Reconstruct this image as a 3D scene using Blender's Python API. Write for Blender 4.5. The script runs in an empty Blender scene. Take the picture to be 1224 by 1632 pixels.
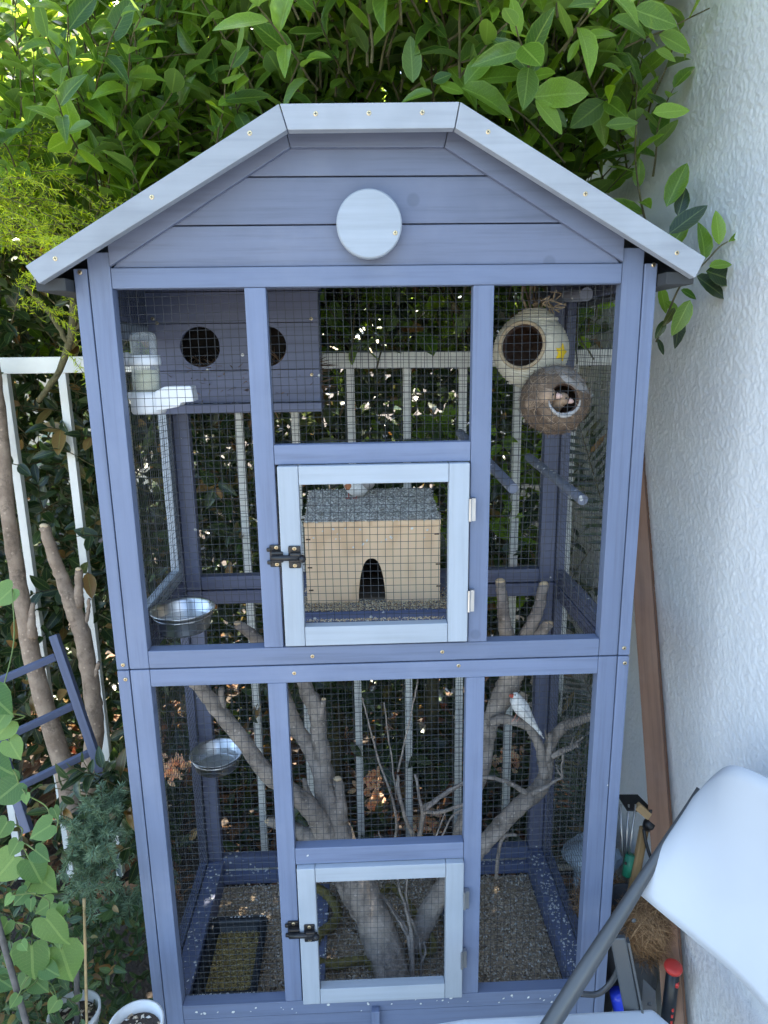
import bpy, bmesh, math, random
import numpy as np
from mathutils import Vector, Matrix
R = random.Random(11); NR = np.random.default_rng(5)
S = bpy.context.scene
# ---------------------------------------------------------------- camera
CAM = (-0.02126, -1.09903, 1.5); PITCH, YAW, ROLL = 0.22593, 0.03453, -0.01388; F = 1090.0; W0, H0 = 1224, 1632
def _axes():
    cp, sp, cy, sy = math.cos(PITCH), math.sin(PITCH), math.cos(YAW), math.sin(YAW)
    f = Vector((sy*cp, cy*cp, -sp)); r = Vector((cy, -sy, 0)); u = r.cross(f)
    return r*math.cos(ROLL)+u*math.sin(ROLL), -r*math.sin(ROLL)+u*math.cos(ROLL), f
AR, AU, AF = _axes(); CV = Vector(CAM)
cd = bpy.data.cameras.new('camera'); cam = bpy.data.objects.new('camera', cd); S.collection.objects.link(cam)
cam.matrix_world = Matrix.Translation(CV) @ Matrix((AR, AU, -AF)).transposed().to_4x4()
cd.sensor_fit = 'VERTICAL'; cd.sensor_height = 36; cd.lens = F/H0*36; cd.clip_start = .02; cd.clip_end = 300
cd.dof.use_dof = True; cd.dof.focus_distance = 1.2; cd.dof.aperture_fstop = 9.0
S.camera = cam
# ---------------------------------------------------------------- light
SUN_EL, SUN_AZ = math.radians(57), math.radians(7)      # azimuth from +Y towards +X
wd = bpy.data.worlds.new('World'); S.world = wd; wd.use_nodes = True
wn = wd.node_tree; bg = wn.nodes['Background']; sk = wn.nodes.new('ShaderNodeTexSky')
sk.sky_type = 'NISHITA'; sk.sun_disc = False; sk.sun_elevation = SUN_EL; sk.sun_rotation = SUN_AZ
wn.links.new(sk.outputs[0], bg.inputs[0]); bg.inputs[1].default_value = 0.15
sl = bpy.data.lights.new('sun', 'SUN'); sl.energy = 5.0; sl.angle = math.radians(.5); sl.color = (1, .93, .82)
so = bpy.data.objects.new('sun', sl); S.collection.objects.link(so)
sd = Vector((math.sin(SUN_AZ)*math.cos(SUN_EL), math.cos(SUN_AZ)*math.cos(SUN_EL), math.sin(SUN_EL)))
so.rotation_euler = sd.to_track_quat('Z', 'Y').to_euler(); so.location = sd*20
S.view_settings.view_transform = 'Standard'; S.view_settings.look = 'None'; S.view_settings.gamma = 1
S.view_settings.use_curve_mapping = False
S.view_settings.exposure = 2.4
S.cycles.diffuse_bounces = 3; S.cycles.glossy_bounces = 3; S.cycles.transmission_bounces = 5; S.cycles.max_bounces = 6
S.view_settings.use_white_balance = True; S.view_settings.white_balance_temperature = 6900; S.view_settings.white_balance_tint = 8
# ---------------------------------------------------------------- helpers
def at(px, py, Y):
    d = AR*((px-W0/2)/F) - AU*((py-H0/2)/F) + AF
    return CV + d*((Y-CAM[1])/d.y)
def atz(px, py, z):
    d = AR*((px-W0/2)/F) - AU*((py-H0/2)/F) + AF
    return CV + d*((z-CAM[2])/d.z)
def depth(p): return (Vector(p)-CV).dot(AF)
def proj(p):
    q = Vector(p)-CV; z = q.dot(AF)
    return W0/2+F*q.dot(AR)/z, H0/2-F*q.dot(AU)/z, z
WP = {}
def link(o, loc, parent=None):
    S.collection.objects.link(o); loc = Vector(loc)
    if parent is not None:
        o.parent = parent; o.location = loc-WP[parent.name]
    else: o.location = loc
    WP[o.name] = loc
    return o
def tag(o, label=None, cat=None, group=None, kind=None):
    if label: o['label'] = label
    if cat: o['category'] = cat
    if group: o['group'] = group
    if kind: o['kind'] = kind
    return o
def thing(name, loc, label, cat, group=None):
    return tag(link(bpy.data.objects.new(name, None), loc), label, cat, group)
class MB:
    def __init__(s): s.v = []; s.f = []
    def add(s, v, f):
        n = len(s.v); s.v += [tuple(x) for x in v]; s.f += [tuple(i+n for i in q) for q in f]; return s
    def box(s, a, b):
        x0, y0, z0 = a; x1, y1, z1 = b
        return s.add([(x0,y0,z0),(x1,y0,z0),(x1,y1,z0),(x0,y1,z0),(x0,y0,z1),(x1,y0,z1),(x1,y1,z1),(x0,y1,z1)],
                     [(0,3,2,1),(4,5,6,7),(0,1,5,4),(1,2,6,5),(2,3,7,6),(3,0,4,7)])
    def prism(s, poly, y0, y1):      # poly of (x,z), extruded in y
        n = len(poly)
        ar = sum(poly[i][0]*poly[(i+1)%n][1]-poly[(i+1)%n][0]*poly[i][1] for i in range(n))
        if ar < 0: poly = poly[::-1]
        v = [(x, y0, z) for x, z in poly]+[(x, y1, z) for x, z in poly]
        return s.add(v, [tuple(range(n)), tuple(range(2*n-1, n-1, -1))]+[(i, i+n, (i+1)%n+n, (i+1)%n) for i in range(n)])
    def tube(s, pts, rad, seg=8, cap=True, flat=1.0, rough=0):
        pts = [Vector(p) for p in pts]; n = len(pts)
        if not hasattr(rad, '__len__'): rad = [rad]*n
        t = (pts[1]-pts[0]).normalized(); up = Vector((0,0,1)) if abs(t.z) < .9 else Vector((1,0,0))
        u = t.cross(up).normalized(); v = []
        for i, p in enumerate(pts):
            t = (pts[min(i+1, n-1)]-pts[max(i-1, 0)])
            t = t.normalized() if t.length > 1e-9 else Vector((0,0,1))
            u = (u-t*u.dot(t)).normalized(); w = t.cross(u)
            for k in range(seg):
                a = 2*math.pi*k/seg; r = rad[i]*(1+(R.uniform(-rough, rough) if rough else 0))
                v.append(p+u*math.cos(a)*r+w*math.sin(a)*r*flat)
        f = [(i*seg+k, i*seg+(k+1)%seg, (i+1)*seg+(k+1)%seg, (i+1)*seg+k) for i in range(n-1) for k in range(seg)]
        if cap: f += [tuple(range(seg-1, -1, -1)), tuple(range((n-1)*seg, n*seg))]
        return s.add(v, f)
    def lathe(s, prof, c, axis=(0,0,1), seg=32, fn=None):
        ax = Vector(axis).normalized(); up = Vector((0,0,1)) if abs(ax.z) < .9 else Vector((1,0,0))
        u = up.cross(ax).normalized(); w = ax.cross(u); c = Vector(c); v = []
        for r, h in prof:
            for k in range(seg):
                a = 2*math.pi*k/seg; v.append(c+ax*h+(u*math.cos(a)+w*math.sin(a))*r)
        n = len(prof)
        f = [(i*seg+k, i*seg+(k+1)%seg, (i+1)*seg+(k+1)%seg, (i+1)*seg+k) for i in range(n-1) for k in range(seg)]
        if fn: v = [fn(x) for x in v]
        return s.add(v, f)
    def ball(s, c, r, seg=12, sc=(1,1,1)):
        prof = [(max(1e-5, math.sin(math.pi*i/seg)), -math.cos(math.pi*i/seg)) for i in range(seg+1)]
        c = Vector(c); rr = r
        m = MB(); m.lathe(prof, (0,0,0), (0,0,1), seg*2)
        return s.add([(c.x+x*rr*sc[0], c.y+y*rr*sc[1], c.z+z*rr*sc[2]) for x, y, z in m.v], m.f)
    def build(s, name, mat, parent=None, smooth=False, bevel=0, loc=None):
        v = np.array(s.v, dtype=float)
        c = Vector((v.min(0)+v.max(0))/2) if loc is None else Vector(loc)
        v = v-np.array(c)
        me = bpy.data.meshes.new(name); me.from_pydata([tuple(q) for q in v], [], s.f); me.update()
        if bevel:
            bm = bmesh.new(); bm.from_mesh(me)
            bmesh.ops.bevel(bm, geom=list(bm.edges), offset=bevel, segments=2, affect='EDGES', profile=.6); bm.to_mesh(me); bm.free()
        if smooth: me.polygons.foreach_set('use_smooth', [True]*len(me.polygons))
        me.materials.append(mat)
        return link(bpy.data.objects.new(name, me), c, parent)
def crom(pts, n=6):
    P = [np.array(p, float) for p in pts]; P = [2*P[0]-P[1]]+P+[2*P[-1]-P[-2]]; out = []
    for i in range(1, len(P)-2):
        for k in range(n):
            t = k/n; a, b, c, d = P[i-1:i+3]
            out.append(.5*((2*b)+(c-a)*t+(2*a-5*b+4*c-d)*t*t+(3*b-a-3*c+d)*t**3))
    out.append(P[-2]); return out
def limb(mb, rows, seg=10, rough=.05, n=5, Yd=.2, wob=.002):   # rows of (px,py,Y,pixel radius)
    q = []
    for r in rows:
        p = at(r[0], r[1], r[2]); q.append((p.x, p.y, p.z, r[3]*depth(p)/F))
    q = crom(q, n)
    mb.tube([(a[0]+R.uniform(-wob, wob), a[1], a[2]+R.uniform(-wob, wob)) for a in q], [max(a[3], .0004) for a in q], seg, rough=rough)
def board(name, a, b, w, t, wdir, mat, parent, bev=.0015):
    a, b = Vector(a), Vector(b); L = (b-a).length; x = (b-a).normalized(); wd_ = Vector(wdir); wd_ = (wd_-x*wd_.dot(x)).normalized(); n = x.cross(wd_)
    m = MB(); m.box((-L/2, -w/2, -t/2), (L/2, w/2, t/2)); c = (a+b)/2
    me = bpy.data.meshes.new(name); me.from_pydata(m.v, [], m.f)
    bm = bmesh.new(); bm.from_mesh(me); bmesh.ops.bevel(bm, geom=list(bm.edges), offset=bev, segments=2, affect='EDGES', profile=.6); bm.to_mesh(me); bm.free()
    me.materials.append(mat); o = bpy.data.objects.new(name, me); link(o, c, parent)
    o.rotation_euler = Matrix((x, wd_, n)).transposed().to_euler(); return o
# ---------------------------------------------------------------- materials
def newmat(name):
    m = bpy.data.materials.new(name); m.use_nodes = True; nt = m.node_tree; return m, nt, nt.nodes['Principled BSDF']
def nz(nt, scale, detail=4, co=None, rough=.55):
    n = nt.nodes.new('ShaderNodeTexNoise'); n.inputs['Scale'].default_value = scale; n.inputs['Detail'].default_value = detail; n.inputs['Roughness'].default_value = rough
    if co: nt.links.new(co, n.inputs['Vector'])
    return n.outputs['Fac']
def coords(nt, scale=(1,1,1), which='Object'):
    t = nt.nodes.new('ShaderNodeTexCoord'); m = nt.nodes.new('ShaderNodeMapping'); m.inputs['Scale'].default_value = scale
    nt.links.new(t.outputs[which], m.inputs[0]); return m.outputs[0]
def ramp(nt, fac, stops):
    r = nt.nodes.new('ShaderNodeValToRGB'); e = r.color_ramp.elements
    while len(e) < len(stops): e.new(.5)
    for i, (p, c) in enumerate(stops): e[i].position = p; e[i].color = (*c, 1)
    nt.links.new(fac, r.inputs[0]); return r.outputs[0]
def bump(nt, bs, h, strength, dist):
    b = nt.nodes.new('ShaderNodeBump'); b.inputs['Strength'].default_value = strength; b.inputs['Distance'].default_value = dist
    nt.links.new(h, b.inputs['Height']); nt.links.new(b.outputs[0], bs.inputs['Normal'])
def mix(nt, fac, a, b):
    m = nt.nodes.new('ShaderNodeMix'); m.data_type = 'RGBA'
    for k, v in ((0, fac), (6, a), (7, b)):
        if isinstance(v, (int, float)): m.inputs[k].default_value = v
        elif isinstance(v, tuple): m.inputs[k].default_value = (*v, 1)
        else: nt.links.new(v, m.inputs[k])
    return m.outputs[2]
def math_(nt, op, a, b=0.0, c=None):
    m = nt.nodes.new('ShaderNodeMath'); m.operation = op
    for k, v in enumerate((a, b) if c is None else (a, b, c)):
        if isinstance(v, (int, float)): m.inputs[k].default_value = v
        else: nt.links.new(v, m.inputs[k])
    return m.outputs[0]
def mix3(a, b, t): return tuple(x*(1-t)+y*t for x, y in zip(a, b))
def sc(c, k): return tuple(min(1, x*k) for x in c)
def simple(name, c, rough=.6, metal=0, var=.15, scale=20, bmp=0, bscale=60, bdist=.001, **kw):
    m, nt, bs = newmat(name); co = coords(nt)
    nt.links.new(ramp(nt, nz(nt, scale, 5, co), [(.3, sc(c, 1-var)), (.7, sc(c, 1+var))]), bs.inputs['Base Color'])
    bs.inputs['Roughness'].default_value = rough; bs.inputs['Metallic'].default_value = metal
    if bmp: bump(nt, bs, nz(nt, bscale, 4, co), bmp, bdist)
    for k, v in kw.items(): bs.inputs[k.replace('_', ' ')].default_value = v
    return m
def wood(name, c, c2=None, gs=1.0, rough=.55, bmp=.35, stain=0.12, speck=0.0):
    m, nt, bs = newmat(name); oi = nt.nodes.new('ShaderNodeObjectInfo'); t = nt.nodes.new('ShaderNodeTexCoord')
    ad = nt.nodes.new('ShaderNodeVectorMath'); ad.operation = 'ADD'; cm = nt.nodes.new('ShaderNodeCombineXYZ')
    nt.links.new(math_(nt, 'MULTIPLY', oi.outputs['Random'], 9.0), cm.inputs[0]); nt.links.new(math_(nt, 'MULTIPLY', oi.outputs['Random'], 5.0), cm.inputs[1])
    nt.links.new(t.outputs['Object'], ad.inputs[0]); nt.links.new(cm.outputs[0], ad.inputs[1])
    mp = nt.nodes.new('ShaderNodeMapping'); mp.inputs['Scale'].default_value = (2.2*gs, 55*gs, 55*gs); nt.links.new(ad.outputs[0], mp.inputs[0])
    g = nz(nt, 1.6, 7, mp.outputs[0], .62); c2 = c2 or sc(c, .74)
    col = ramp(nt, g, [(.25, c2), (.5, c), (.8, sc(c, 1.10))])
    b = nz(nt, 9, 3, ad.outputs[0])
    col = mix(nt, math_(nt, 'MULTIPLY', ramp(nt, b, [(.45, (0,0,0)), (.7, (1,1,1))]), stain), col, sc(c, .55))
    wk = nt.nodes.new('ShaderNodeTexVoronoi'); wk.inputs['Scale'].default_value = 6.5; nt.links.new(ad.outputs[0], wk.inputs[0])
    kd = math_(nt, 'MULTIPLY', math_(nt, 'SUBTRACT', .075, wk.outputs['Distance']), 14.0); kd = math_(nt, 'MINIMUM', math_(nt, 'MAXIMUM', kd, 0.0), .35); col = mix(nt, kd, col, sc(c, .45))
    sm = math_(nt, 'MULTIPLY', ramp(nt, nz(nt, 3.2, 5, ad.outputs[0], .7), [(.52, (0,0,0)), (.72, (1,1,1))]), .16); col = mix(nt, sm, col, mix3(sc(c, 1.5), (.5, .5, .48), .4))
    v = math_(nt, 'MULTIPLY_ADD', oi.outputs['Random'], .16, .92)
    hs = nt.nodes.new('ShaderNodeHueSaturation'); nt.links.new(v, hs.inputs['Value']); nt.links.new(col, hs.inputs['Color']); col = hs.outputs[0]
    if speck:
        vo = nt.nodes.new('ShaderNodeTexVoronoi'); vo.inputs['Scale'].default_value = 70; nt.links.new(ad.outputs[0], vo.inputs[0])
        k = math_(nt, 'MULTIPLY', math_(nt, 'LESS_THAN', vo.outputs['Distance'], .22), math_(nt, 'GREATER_THAN', nz(nt, 14, 2, ad.outputs[0]), 1-speck))
        col = mix(nt, k, col, (.62, .63, .62))
    nt.links.new(col, bs.inputs['Base Color']); bs.inputs['Roughness'].default_value = rough
    bump(nt, bs, g, bmp, .0008); return m
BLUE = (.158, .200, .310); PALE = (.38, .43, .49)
m_blue = wood('blue_grey_paint', BLUE, speck=.27); m_gable = wood('weathered_shaded_gable_paint', (.145, .172, .252), stain=.25, speck=.25); m_perch = wood('soiled_grey_dowel', (.17, .19, .25), speck=.55, bmp=.6); m_pale = wood('pale_blue_paint', PALE, sc(PALE, .86)); m_blued = wood('blue_grey_paint_soiled', (.11, .14, .25), speck=.45)  # m_gable: weathered blue paint with the roof overhang's shade in its colour
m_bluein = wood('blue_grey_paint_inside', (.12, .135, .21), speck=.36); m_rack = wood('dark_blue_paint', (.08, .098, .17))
m_barge = wood('silver_grey_paint', (.33, .36, .40), (.27, .30, .34), stain=.35)
m_ply = wood('plywood', (.72, .54, .36), (.58, .41, .26), gs=.45, stain=.35)
m_ply, nt, bs = newmat('plywood'); co = coords(nt, (1, 1, 1)); w1 = nz(nt, 5, 2, coords(nt, (1.5, 1, .55))); b_ = math_(nt, 'SINE', math_(nt, 'MULTIPLY', w1, 34.0)); fine = nz(nt, 2.0, 6, coords(nt, (45, 45, 300)), .7)
cc_ = ramp(nt, b_, [(0, (.80, .57, .37)), (.6, (.76, .53, .33)), (1, (.66, .43, .25))]); cc_ = mix(nt, math_(nt, 'MULTIPLY', fine, .55), cc_, (.84, .64, .43)); nt.links.new(cc_, bs.inputs['Base Color']); bs.inputs['Roughness'].default_value = .6; bump(nt, bs, fine, .3, .0006)
m_plank = wood('brown_timber', (.22, .115, .07), (.13, .065, .042), rough=.6)
m_ash = wood('ash_handle', (.42, .27, .13))
m_roof = simple('roof_felt', (.05, .055, .06), .9, bmp=.5)
m_wire = simple('coated_wire', (.055, .06, .065), .45, .3)
m_steel = simple('stainless_steel', (.70, .71, .72), .30, 1.0, .05)
m_galv = simple('galvanised', (.5, .5, .5), .35, 1.0)
m_brass = simple('brass_screw', (.62, .5, .32), .3, 1.0)
m_hole = simple('screw_slot', (.03, .025, .02), .8)
m_black = simple('black_metal', (.012, .012, .014), .35, 0, .2)
m_blackp = simple('black_plastic', (.012, .016, .022), .38, 0, .2, bmp=.1)
m_whitem = simple('white_fence_metal', (.78, .78, .74), .5, 0, .1, 12, .2)
m_whitep = simple('white_plastic', (.80, .82, .84), .35, 0, .02)
m_chair = simple('white_chair_plastic', (.56, .60, .65), .42, 0, .03, 6, .12, 900, .0004)
m_tube = simple('charcoal_powder_coat', (.085, .09, .095), .38, .3, .08, 8, .08, 600, .0003)
m_red = simple('red_rubber', (.62, .05, .04), .45, 0, .08); m_green = simple('green_plastic', (.01, .17, .10), .4); m_bluepl = simple('blue_plastic', (.02, .05, .55), .25)
m_soil = simple('soil', (.06, .045, .035), .95, 0, .5, 30, .8, 80, .01)
m_conc = simple('concrete', (.30, .29, .27), .9, 0, .1, 8, .3, 200, .001)
m_cream = simple('cream_render', (.62, .52, .38), .9, 0, .06, 4, .3, 90, .003)
m_seed = simple('seed_mix', (.50, .40, .25), .8, 0, .3, 300); m_seedd = simple('dark_seed', (.10, .08, .06), .7, 0, .4, 300)
m_drop = simple('dried_dropping', (.66, .68, .68), .8)
m_moss = simple('olive_moss_rope', (.17, .145, .05), .95, 0, .35, 200, .8, 400, .002)
m_litter = simple('dry_leaf', (.50, .22, .09), .8, 0, .4, 30)
m_white = simple('white_feathers', (.80, .80, .79), .8, 0, .16, 130, .7, 420, .0015)
m_brownf = simple('brown_feathers', (.36, .25, .17), .8, 0, .3, 120, .3, 300, .001); m_greyf = simple('grey_feathers', (.33, .31, .30), .8, 0, .2, 80)
m_orange = simple('orange_feathers', (.42, .17, .08), .8); m_beak = simple('red_beak', (.50, .08, .05), .3); m_pinkb = simple('pale_beak', (.62, .42, .36), .4)
m_leg = simple('bird_leg', (.55, .25, .18), .5); m_eye = simple('bird_eye', (.01, .01, .01), .1); m_yellow = simple('yellow_felt', (.85, .58, .02), .8)
m_rope = simple('jute_string', (.42, .33, .22), .9, 0, .25, 200, .5, 600, .001)
m_bag = simple('blue_white_plastic_bag', (.35, .45, .55), .3, 0, .3, 14)
m_pot = simple('white_pot', (.70, .71, .70), .4); m_stake = simple('bamboo', (.45, .33, .17), .6, 0, .2, 60); m_greystake = simple('weathered_stake', (.13, .12, .115), .8, 0, .3, 60, .4)
def glass(name, c, rough=.02, ior=1.45):
    m, nt, bs = newmat(name); bs.inputs['Base Color'].default_value = (*c, 1); bs.inputs['Roughness'].default_value = rough
    bs.inputs['Transmission Weight'].default_value = 1; bs.inputs['IOR'].default_value = ior; return m
def clear(name, c, a, rough=.08):
    m, nt, bs = newmat(name); bs.inputs['Base Color'].default_value = (*c, 1); bs.inputs['Roughness'].default_value = rough
    lw = nt.nodes.new('ShaderNodeLayerWeight'); lw.inputs[0].default_value = .35; nt.links.new(math_(nt, 'MULTIPLY_ADD', lw.outputs['Facing'], .6, a), bs.inputs['Alpha']); return m
m_glass = clear('clear_plastic', (.75, .80, .80), .06); m_water = clear('cloudy_water', (.90, .88, .62), .55, .2)
def bark(name, a, b, s=1.0, k=.8):
    m, nt, bs = newmat(name); co = coords(nt, (1,1,1)); n1 = nz(nt, 28*s, 6, co, .65); n2 = nz(nt, 140*s, 4, co)
    c = ramp(nt, n1, [(.3, a), (.65, b)]); vo = nt.nodes.new('ShaderNodeTexVoronoi'); vo.inputs['Scale'].default_value = 60; nt.links.new(co, vo.inputs[0])
    c = mix(nt, math_(nt, 'MULTIPLY', math_(nt, 'LESS_THAN', vo.outputs['Distance'], .16), .5), c, sc(b, 1.6)); ck = nz(nt, 16*s, 7, co, .8); c = mix(nt, ramp(nt, ck, [(.36, (.8, .8, .8)), (.46, (0, 0, 0))]), c, sc(a, .55)); n1 = math_(nt, 'ADD', n1, math_(nt, 'MULTIPLY', ck, .8))
    nt.links.new(c, bs.inputs['Base Color']); bs.inputs['Roughness'].default_value = .85
    bump(nt, bs, math_(nt, 'ADD', n1, math_(nt, 'MULTIPLY', n2, .4)), k, .004); return m
m_bark = bark('grey_bark', (.15, .125, .105), (.40, .345, .30), 1.0, 1.0); m_bark2 = bark('tan_bark', (.20, .14, .10), (.36, .27, .20)); m_twig = bark('twig_bark', (.06, .055, .025), (.15, .13, .06), 2)
m_cut = simple('cut_wood', (.55, .42, .27), .8)
def leafmat(name, c1, c2, trans, inst, dry=0.0, gloss=.30, vein=.32):
    m, nt, bs = newmat(name)
    if inst:
        oi = nt.nodes.new('ShaderNodeObjectInfo'); rnd = oi.outputs['Random']
    else:
        a = nt.nodes.new('ShaderNodeAttribute'); a.attribute_name = 'tint'; rnd = a.outputs['Fac']
    ac = nt.nodes.new('ShaderNodeAttribute'); ac.attribute_name = 'across'; al = nt.nodes.new('ShaderNodeAttribute'); al.attribute_name = 'along'
    stops = [(0, c1), (.55, mix3(c1, c2, .45)), (.9, c2)]
    if dry: stops = [(0, c1), (.55, mix3(c1, c2, .45)), (.9-dry, c2), (1-dry*.5, (.30, .17, .06))]
    col = ramp(nt, rnd, stops)
    ab = math_(nt, 'ABSOLUTE', ac.outputs['Fac'])
    rib = math_(nt, 'LESS_THAN', ab, .07)
    sv = math_(nt, 'SINE', math_(nt, 'MULTIPLY', math_(nt, 'SUBTRACT', al.outputs['Fac'], math_(nt, 'MULTIPLY', ab, .22)), 62.0))
    veins = math_(nt, 'MAXIMUM', math_(nt, 'MULTIPLY', rib, 1.0), math_(nt, 'MULTIPLY', math_(nt, 'GREATER_THAN', sv, .93), .35))
    col = mix(nt, math_(nt, 'MULTIPLY', veins, vein), col, sc(mix3(c2, (.5, .6, .2), .4), 1.3))
    col = mix(nt, math_(nt, 'MULTIPLY', math_(nt, 'GREATER_THAN', ab, .90), vein*.8), col, sc(mix3(c2, (.5, .6, .2), .35), 1.2))
    co = coords(nt); blot = ramp(nt, nz(nt, 60, 4, co), [(.35, (.72, .72, .72)), (.65, (1.1, 1.1, 1.1))])
    mm = nt.nodes.new('ShaderNodeMix'); mm.data_type = 'RGBA'; mm.blend_type = 'MULTIPLY'; mm.inputs[0].default_value = .8
    nt.links.new(col, mm.inputs[6]); nt.links.new(blot, mm.inputs[7]); col = mm.outputs[2]
    geo = nt.nodes.new('ShaderNodeNewGeometry')
    col = mix(nt, math_(nt, 'MULTIPLY', geo.outputs['Backfacing'], .35), col, (.16, .22, .10))
    nt.links.new(col, bs.inputs['Base Color'])
    nt.links.new(math_(nt, 'MULTIPLY_ADD', geo.outputs['Backfacing'], .25, gloss), bs.inputs['Roughness'])
    tr = nt.nodes.new('ShaderNodeBsdfTranslucent'); hs = nt.nodes.new('ShaderNodeHueSaturation'); hs.inputs['Hue'].default_value = .47; hs.inputs['Saturation'].default_value = 1.15; hs.inputs['Value'].default_value = 2.6
    nt.links.new(col, hs.inputs['Color']); nt.links.new(hs.outputs[0], tr.inputs[0])
    ms = nt.nodes.new('ShaderNodeMixShader'); ms.inputs[0].default_value = trans
    nt.links.new(bs.outputs[0], ms.inputs[1]); nt.links.new(tr.outputs[0], ms.inputs[2]); nt.links.new(ms.outputs[0], nt.nodes['Material Output'].inputs[0])
    return m
# ---------------------------------------------------------------- leaves
def V_up(V, q):
    a, b, c = (np.array(V[i]) for i in q[:3]); return np.cross(b-a, c-a)[2] > 0
def leaf_tpl(wr=.45, fold=.12, curl=.10, tip=1.0, rows=(0, .12, .32, .55, .78, .93, 1.0)):
    V = []; A = []; L = []
    for i, t in enumerate(rows):
        w = wr*.5*(math.sin(math.pi*min(1, t)**.85)**.8 if 0 < t < 1 else 0)
        z = -curl*t*t
        if i in (0, len(rows)-1): V.append((t, 0, z)); A.append(0); L.append(t)
        else:
            for s in (-1, 0, 1): V.append((t, s*w, z+abs(s)*fold*w*2)); A.append(s); L.append(t)
    Fc = [(0, 2, 1), (0, 3, 2)]; n = len(rows)-2
    for i in range(n-1):
        a = 1+3*i; Fc += [(a, a+1, a+4, a+3), (a+1, a+2, a+5, a+4)]
    a = 1+3*(n-1); e = a+3; Fc += [(a, a+1, e), (a+1, a+2, e)]
    Fc = [q if V_up(V, q) else q[::-1] for q in Fc]
    return np.array(V, float), Fc, np.array(A, float), np.array(L, float)
def heart_tpl():
    pts = [(0, 0), (-.13, .10), (-.19, .26), (-.11, .42), (.14, .51), (.42, .45), (.67, .28), (.87, .09), (1.0, 0)]
    V = []; A = []; L = []
    V.append((0, 0, 0)); A.append(0); L.append(0.0)
    mid = [.2, .45, .7]
    for t in mid: V.append((t, 0, -.03)); A.append(0); L.append(t)
    V.append((1, 0, -.12)); A.append(0); L.append(1.0)
    Fc = []
    for s in (1, -1):
        b = len(V)
        for x, y in pts[1:-1]: V.append((x, s*y, .05*math.sin(x*9)*abs(y)+.12*abs(y)-.1*x*x)); A.append(s*min(1, abs(y)*2)); L.append(max(0, x))
        k = [(0, b, b+1), (0, b+1, b+2), (0, b+2, 1), (1, b+2, b+3), (1, b+3, 2), (2, b+3, b+4), (2, b+4, 3), (3, b+4, b+5), (3, b+5, b+6), (3, b+6, 4)]
        Fc += [q if s < 0 else q[::-1] for q in k]
    return np.array(V, float), Fc, np.array(A, float), np.array(L, float)
def frames(dirs, nors):
    d = dirs/np.linalg.norm(dirs, axis=1, keepdims=True); n = nors-(nors*d).sum(1, keepdims=True)*d
    n = n/np.maximum(np.linalg.norm(n, axis=1, keepdims=True), 1e-6); s = np.cross(n, d); return d, s, n
def add_attrs(me, **kw):
    for k, v in kw.items():
        a = me.attributes.new(k, 'FLOAT', 'POINT'); a.data.foreach_set('value', np.asarray(v, dtype=np.float32))
def leaves_mesh(name, pos, dirs, nors, size, tpl, mat, parent, tint=None):
    V, Fc, A, L = tpl; n = len(pos); d, s, u = frames(dirs, nors)
    if n == 0: return None
    kz = NR.uniform(.2, 2.4, n)[:, None, None]; ky = NR.uniform(.8, 1.2, n)[:, None, None]
    P = pos[:, None, :]+size[:, None, None]*(V[None, :, 0:1]*d[:, None, :]+ky*V[None, :, 1:2]*s[:, None, :]+kz*V[None, :, 2:3]*u[:, None, :])
    P = P.reshape(-1, 3); c = P.mean(0); P = P-c; nv = len(V)
    tot = []; ls = []
    for f in Fc: tot += list(f); ls.append(len(f))
    tot = np.array(tot); ls = np.array(ls); LI = (tot[None, :]+np.arange(n)[:, None]*nv).ravel(); LT = np.tile(ls, n)
    me = bpy.data.meshes.new(name); me.vertices.add(len(P)); me.vertices.foreach_set('co', P.ravel().astype(np.float32))
    me.loops.add(len(LI)); me.loops.foreach_set('vertex_index', LI.astype(np.int32)); me.polygons.add(len(LT))
    me.polygons.foreach_set('loop_start', np.concatenate([[0], np.cumsum(LT)[:-1]]).astype(np.int32)); me.polygons.foreach_set('loop_total', LT.astype(np.int32))
    me.polygons.foreach_set('use_smooth', np.ones(len(LT), bool)); me.update(calc_edges=True)
    t = NR.random(n) if tint is None else tint
    add_attrs(me, tint=np.repeat(t, nv), across=np.tile(A, n), along=np.tile(L, n)); me.materials.append(mat)
    o = link(bpy.data.objects.new(name, me), c, parent); o['kind'] = 'stuff'; return o
def leaf_proto(tpl, mat, name='leaf'):
    V, Fc, A, L = tpl; me = bpy.data.meshes.new(name); me.from_pydata([tuple(v) for v in V], [], Fc); me.update()
    me.polygons.foreach_set('use_smooth', [True]*len(me.polygons)); add_attrs(me, across=A, along=L); me.materials.append(mat); return me
def leaf_objs(me, pos, dirs, nors, size, parent, name='leaf', flat=None):
    d, s, u = frames(dirs, nors)
    for i in range(len(pos)):
        o = bpy.data.objects.new(name, me if not isinstance(me, list) else me[i % len(me)]); link(o, pos[i], parent)
        o.rotation_euler = Matrix((Vector(d[i]), Vector(s[i]), Vector(u[i]))).transposed().to_euler(); z = float(size[i]); o.scale = (z, z*(1 if flat is None else flat[i]), z)
def in_cage(p, m=.03):
    x, y, z = p
    if not (-.10 < y < .50): return False
    ax = abs(x); top = 1.86 if ax < .13 else 1.86-(ax-.13)*.57
    if ax < .54 and 1.6 < z < top+m: return True
    return ax < .445+m and z < top+m
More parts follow.
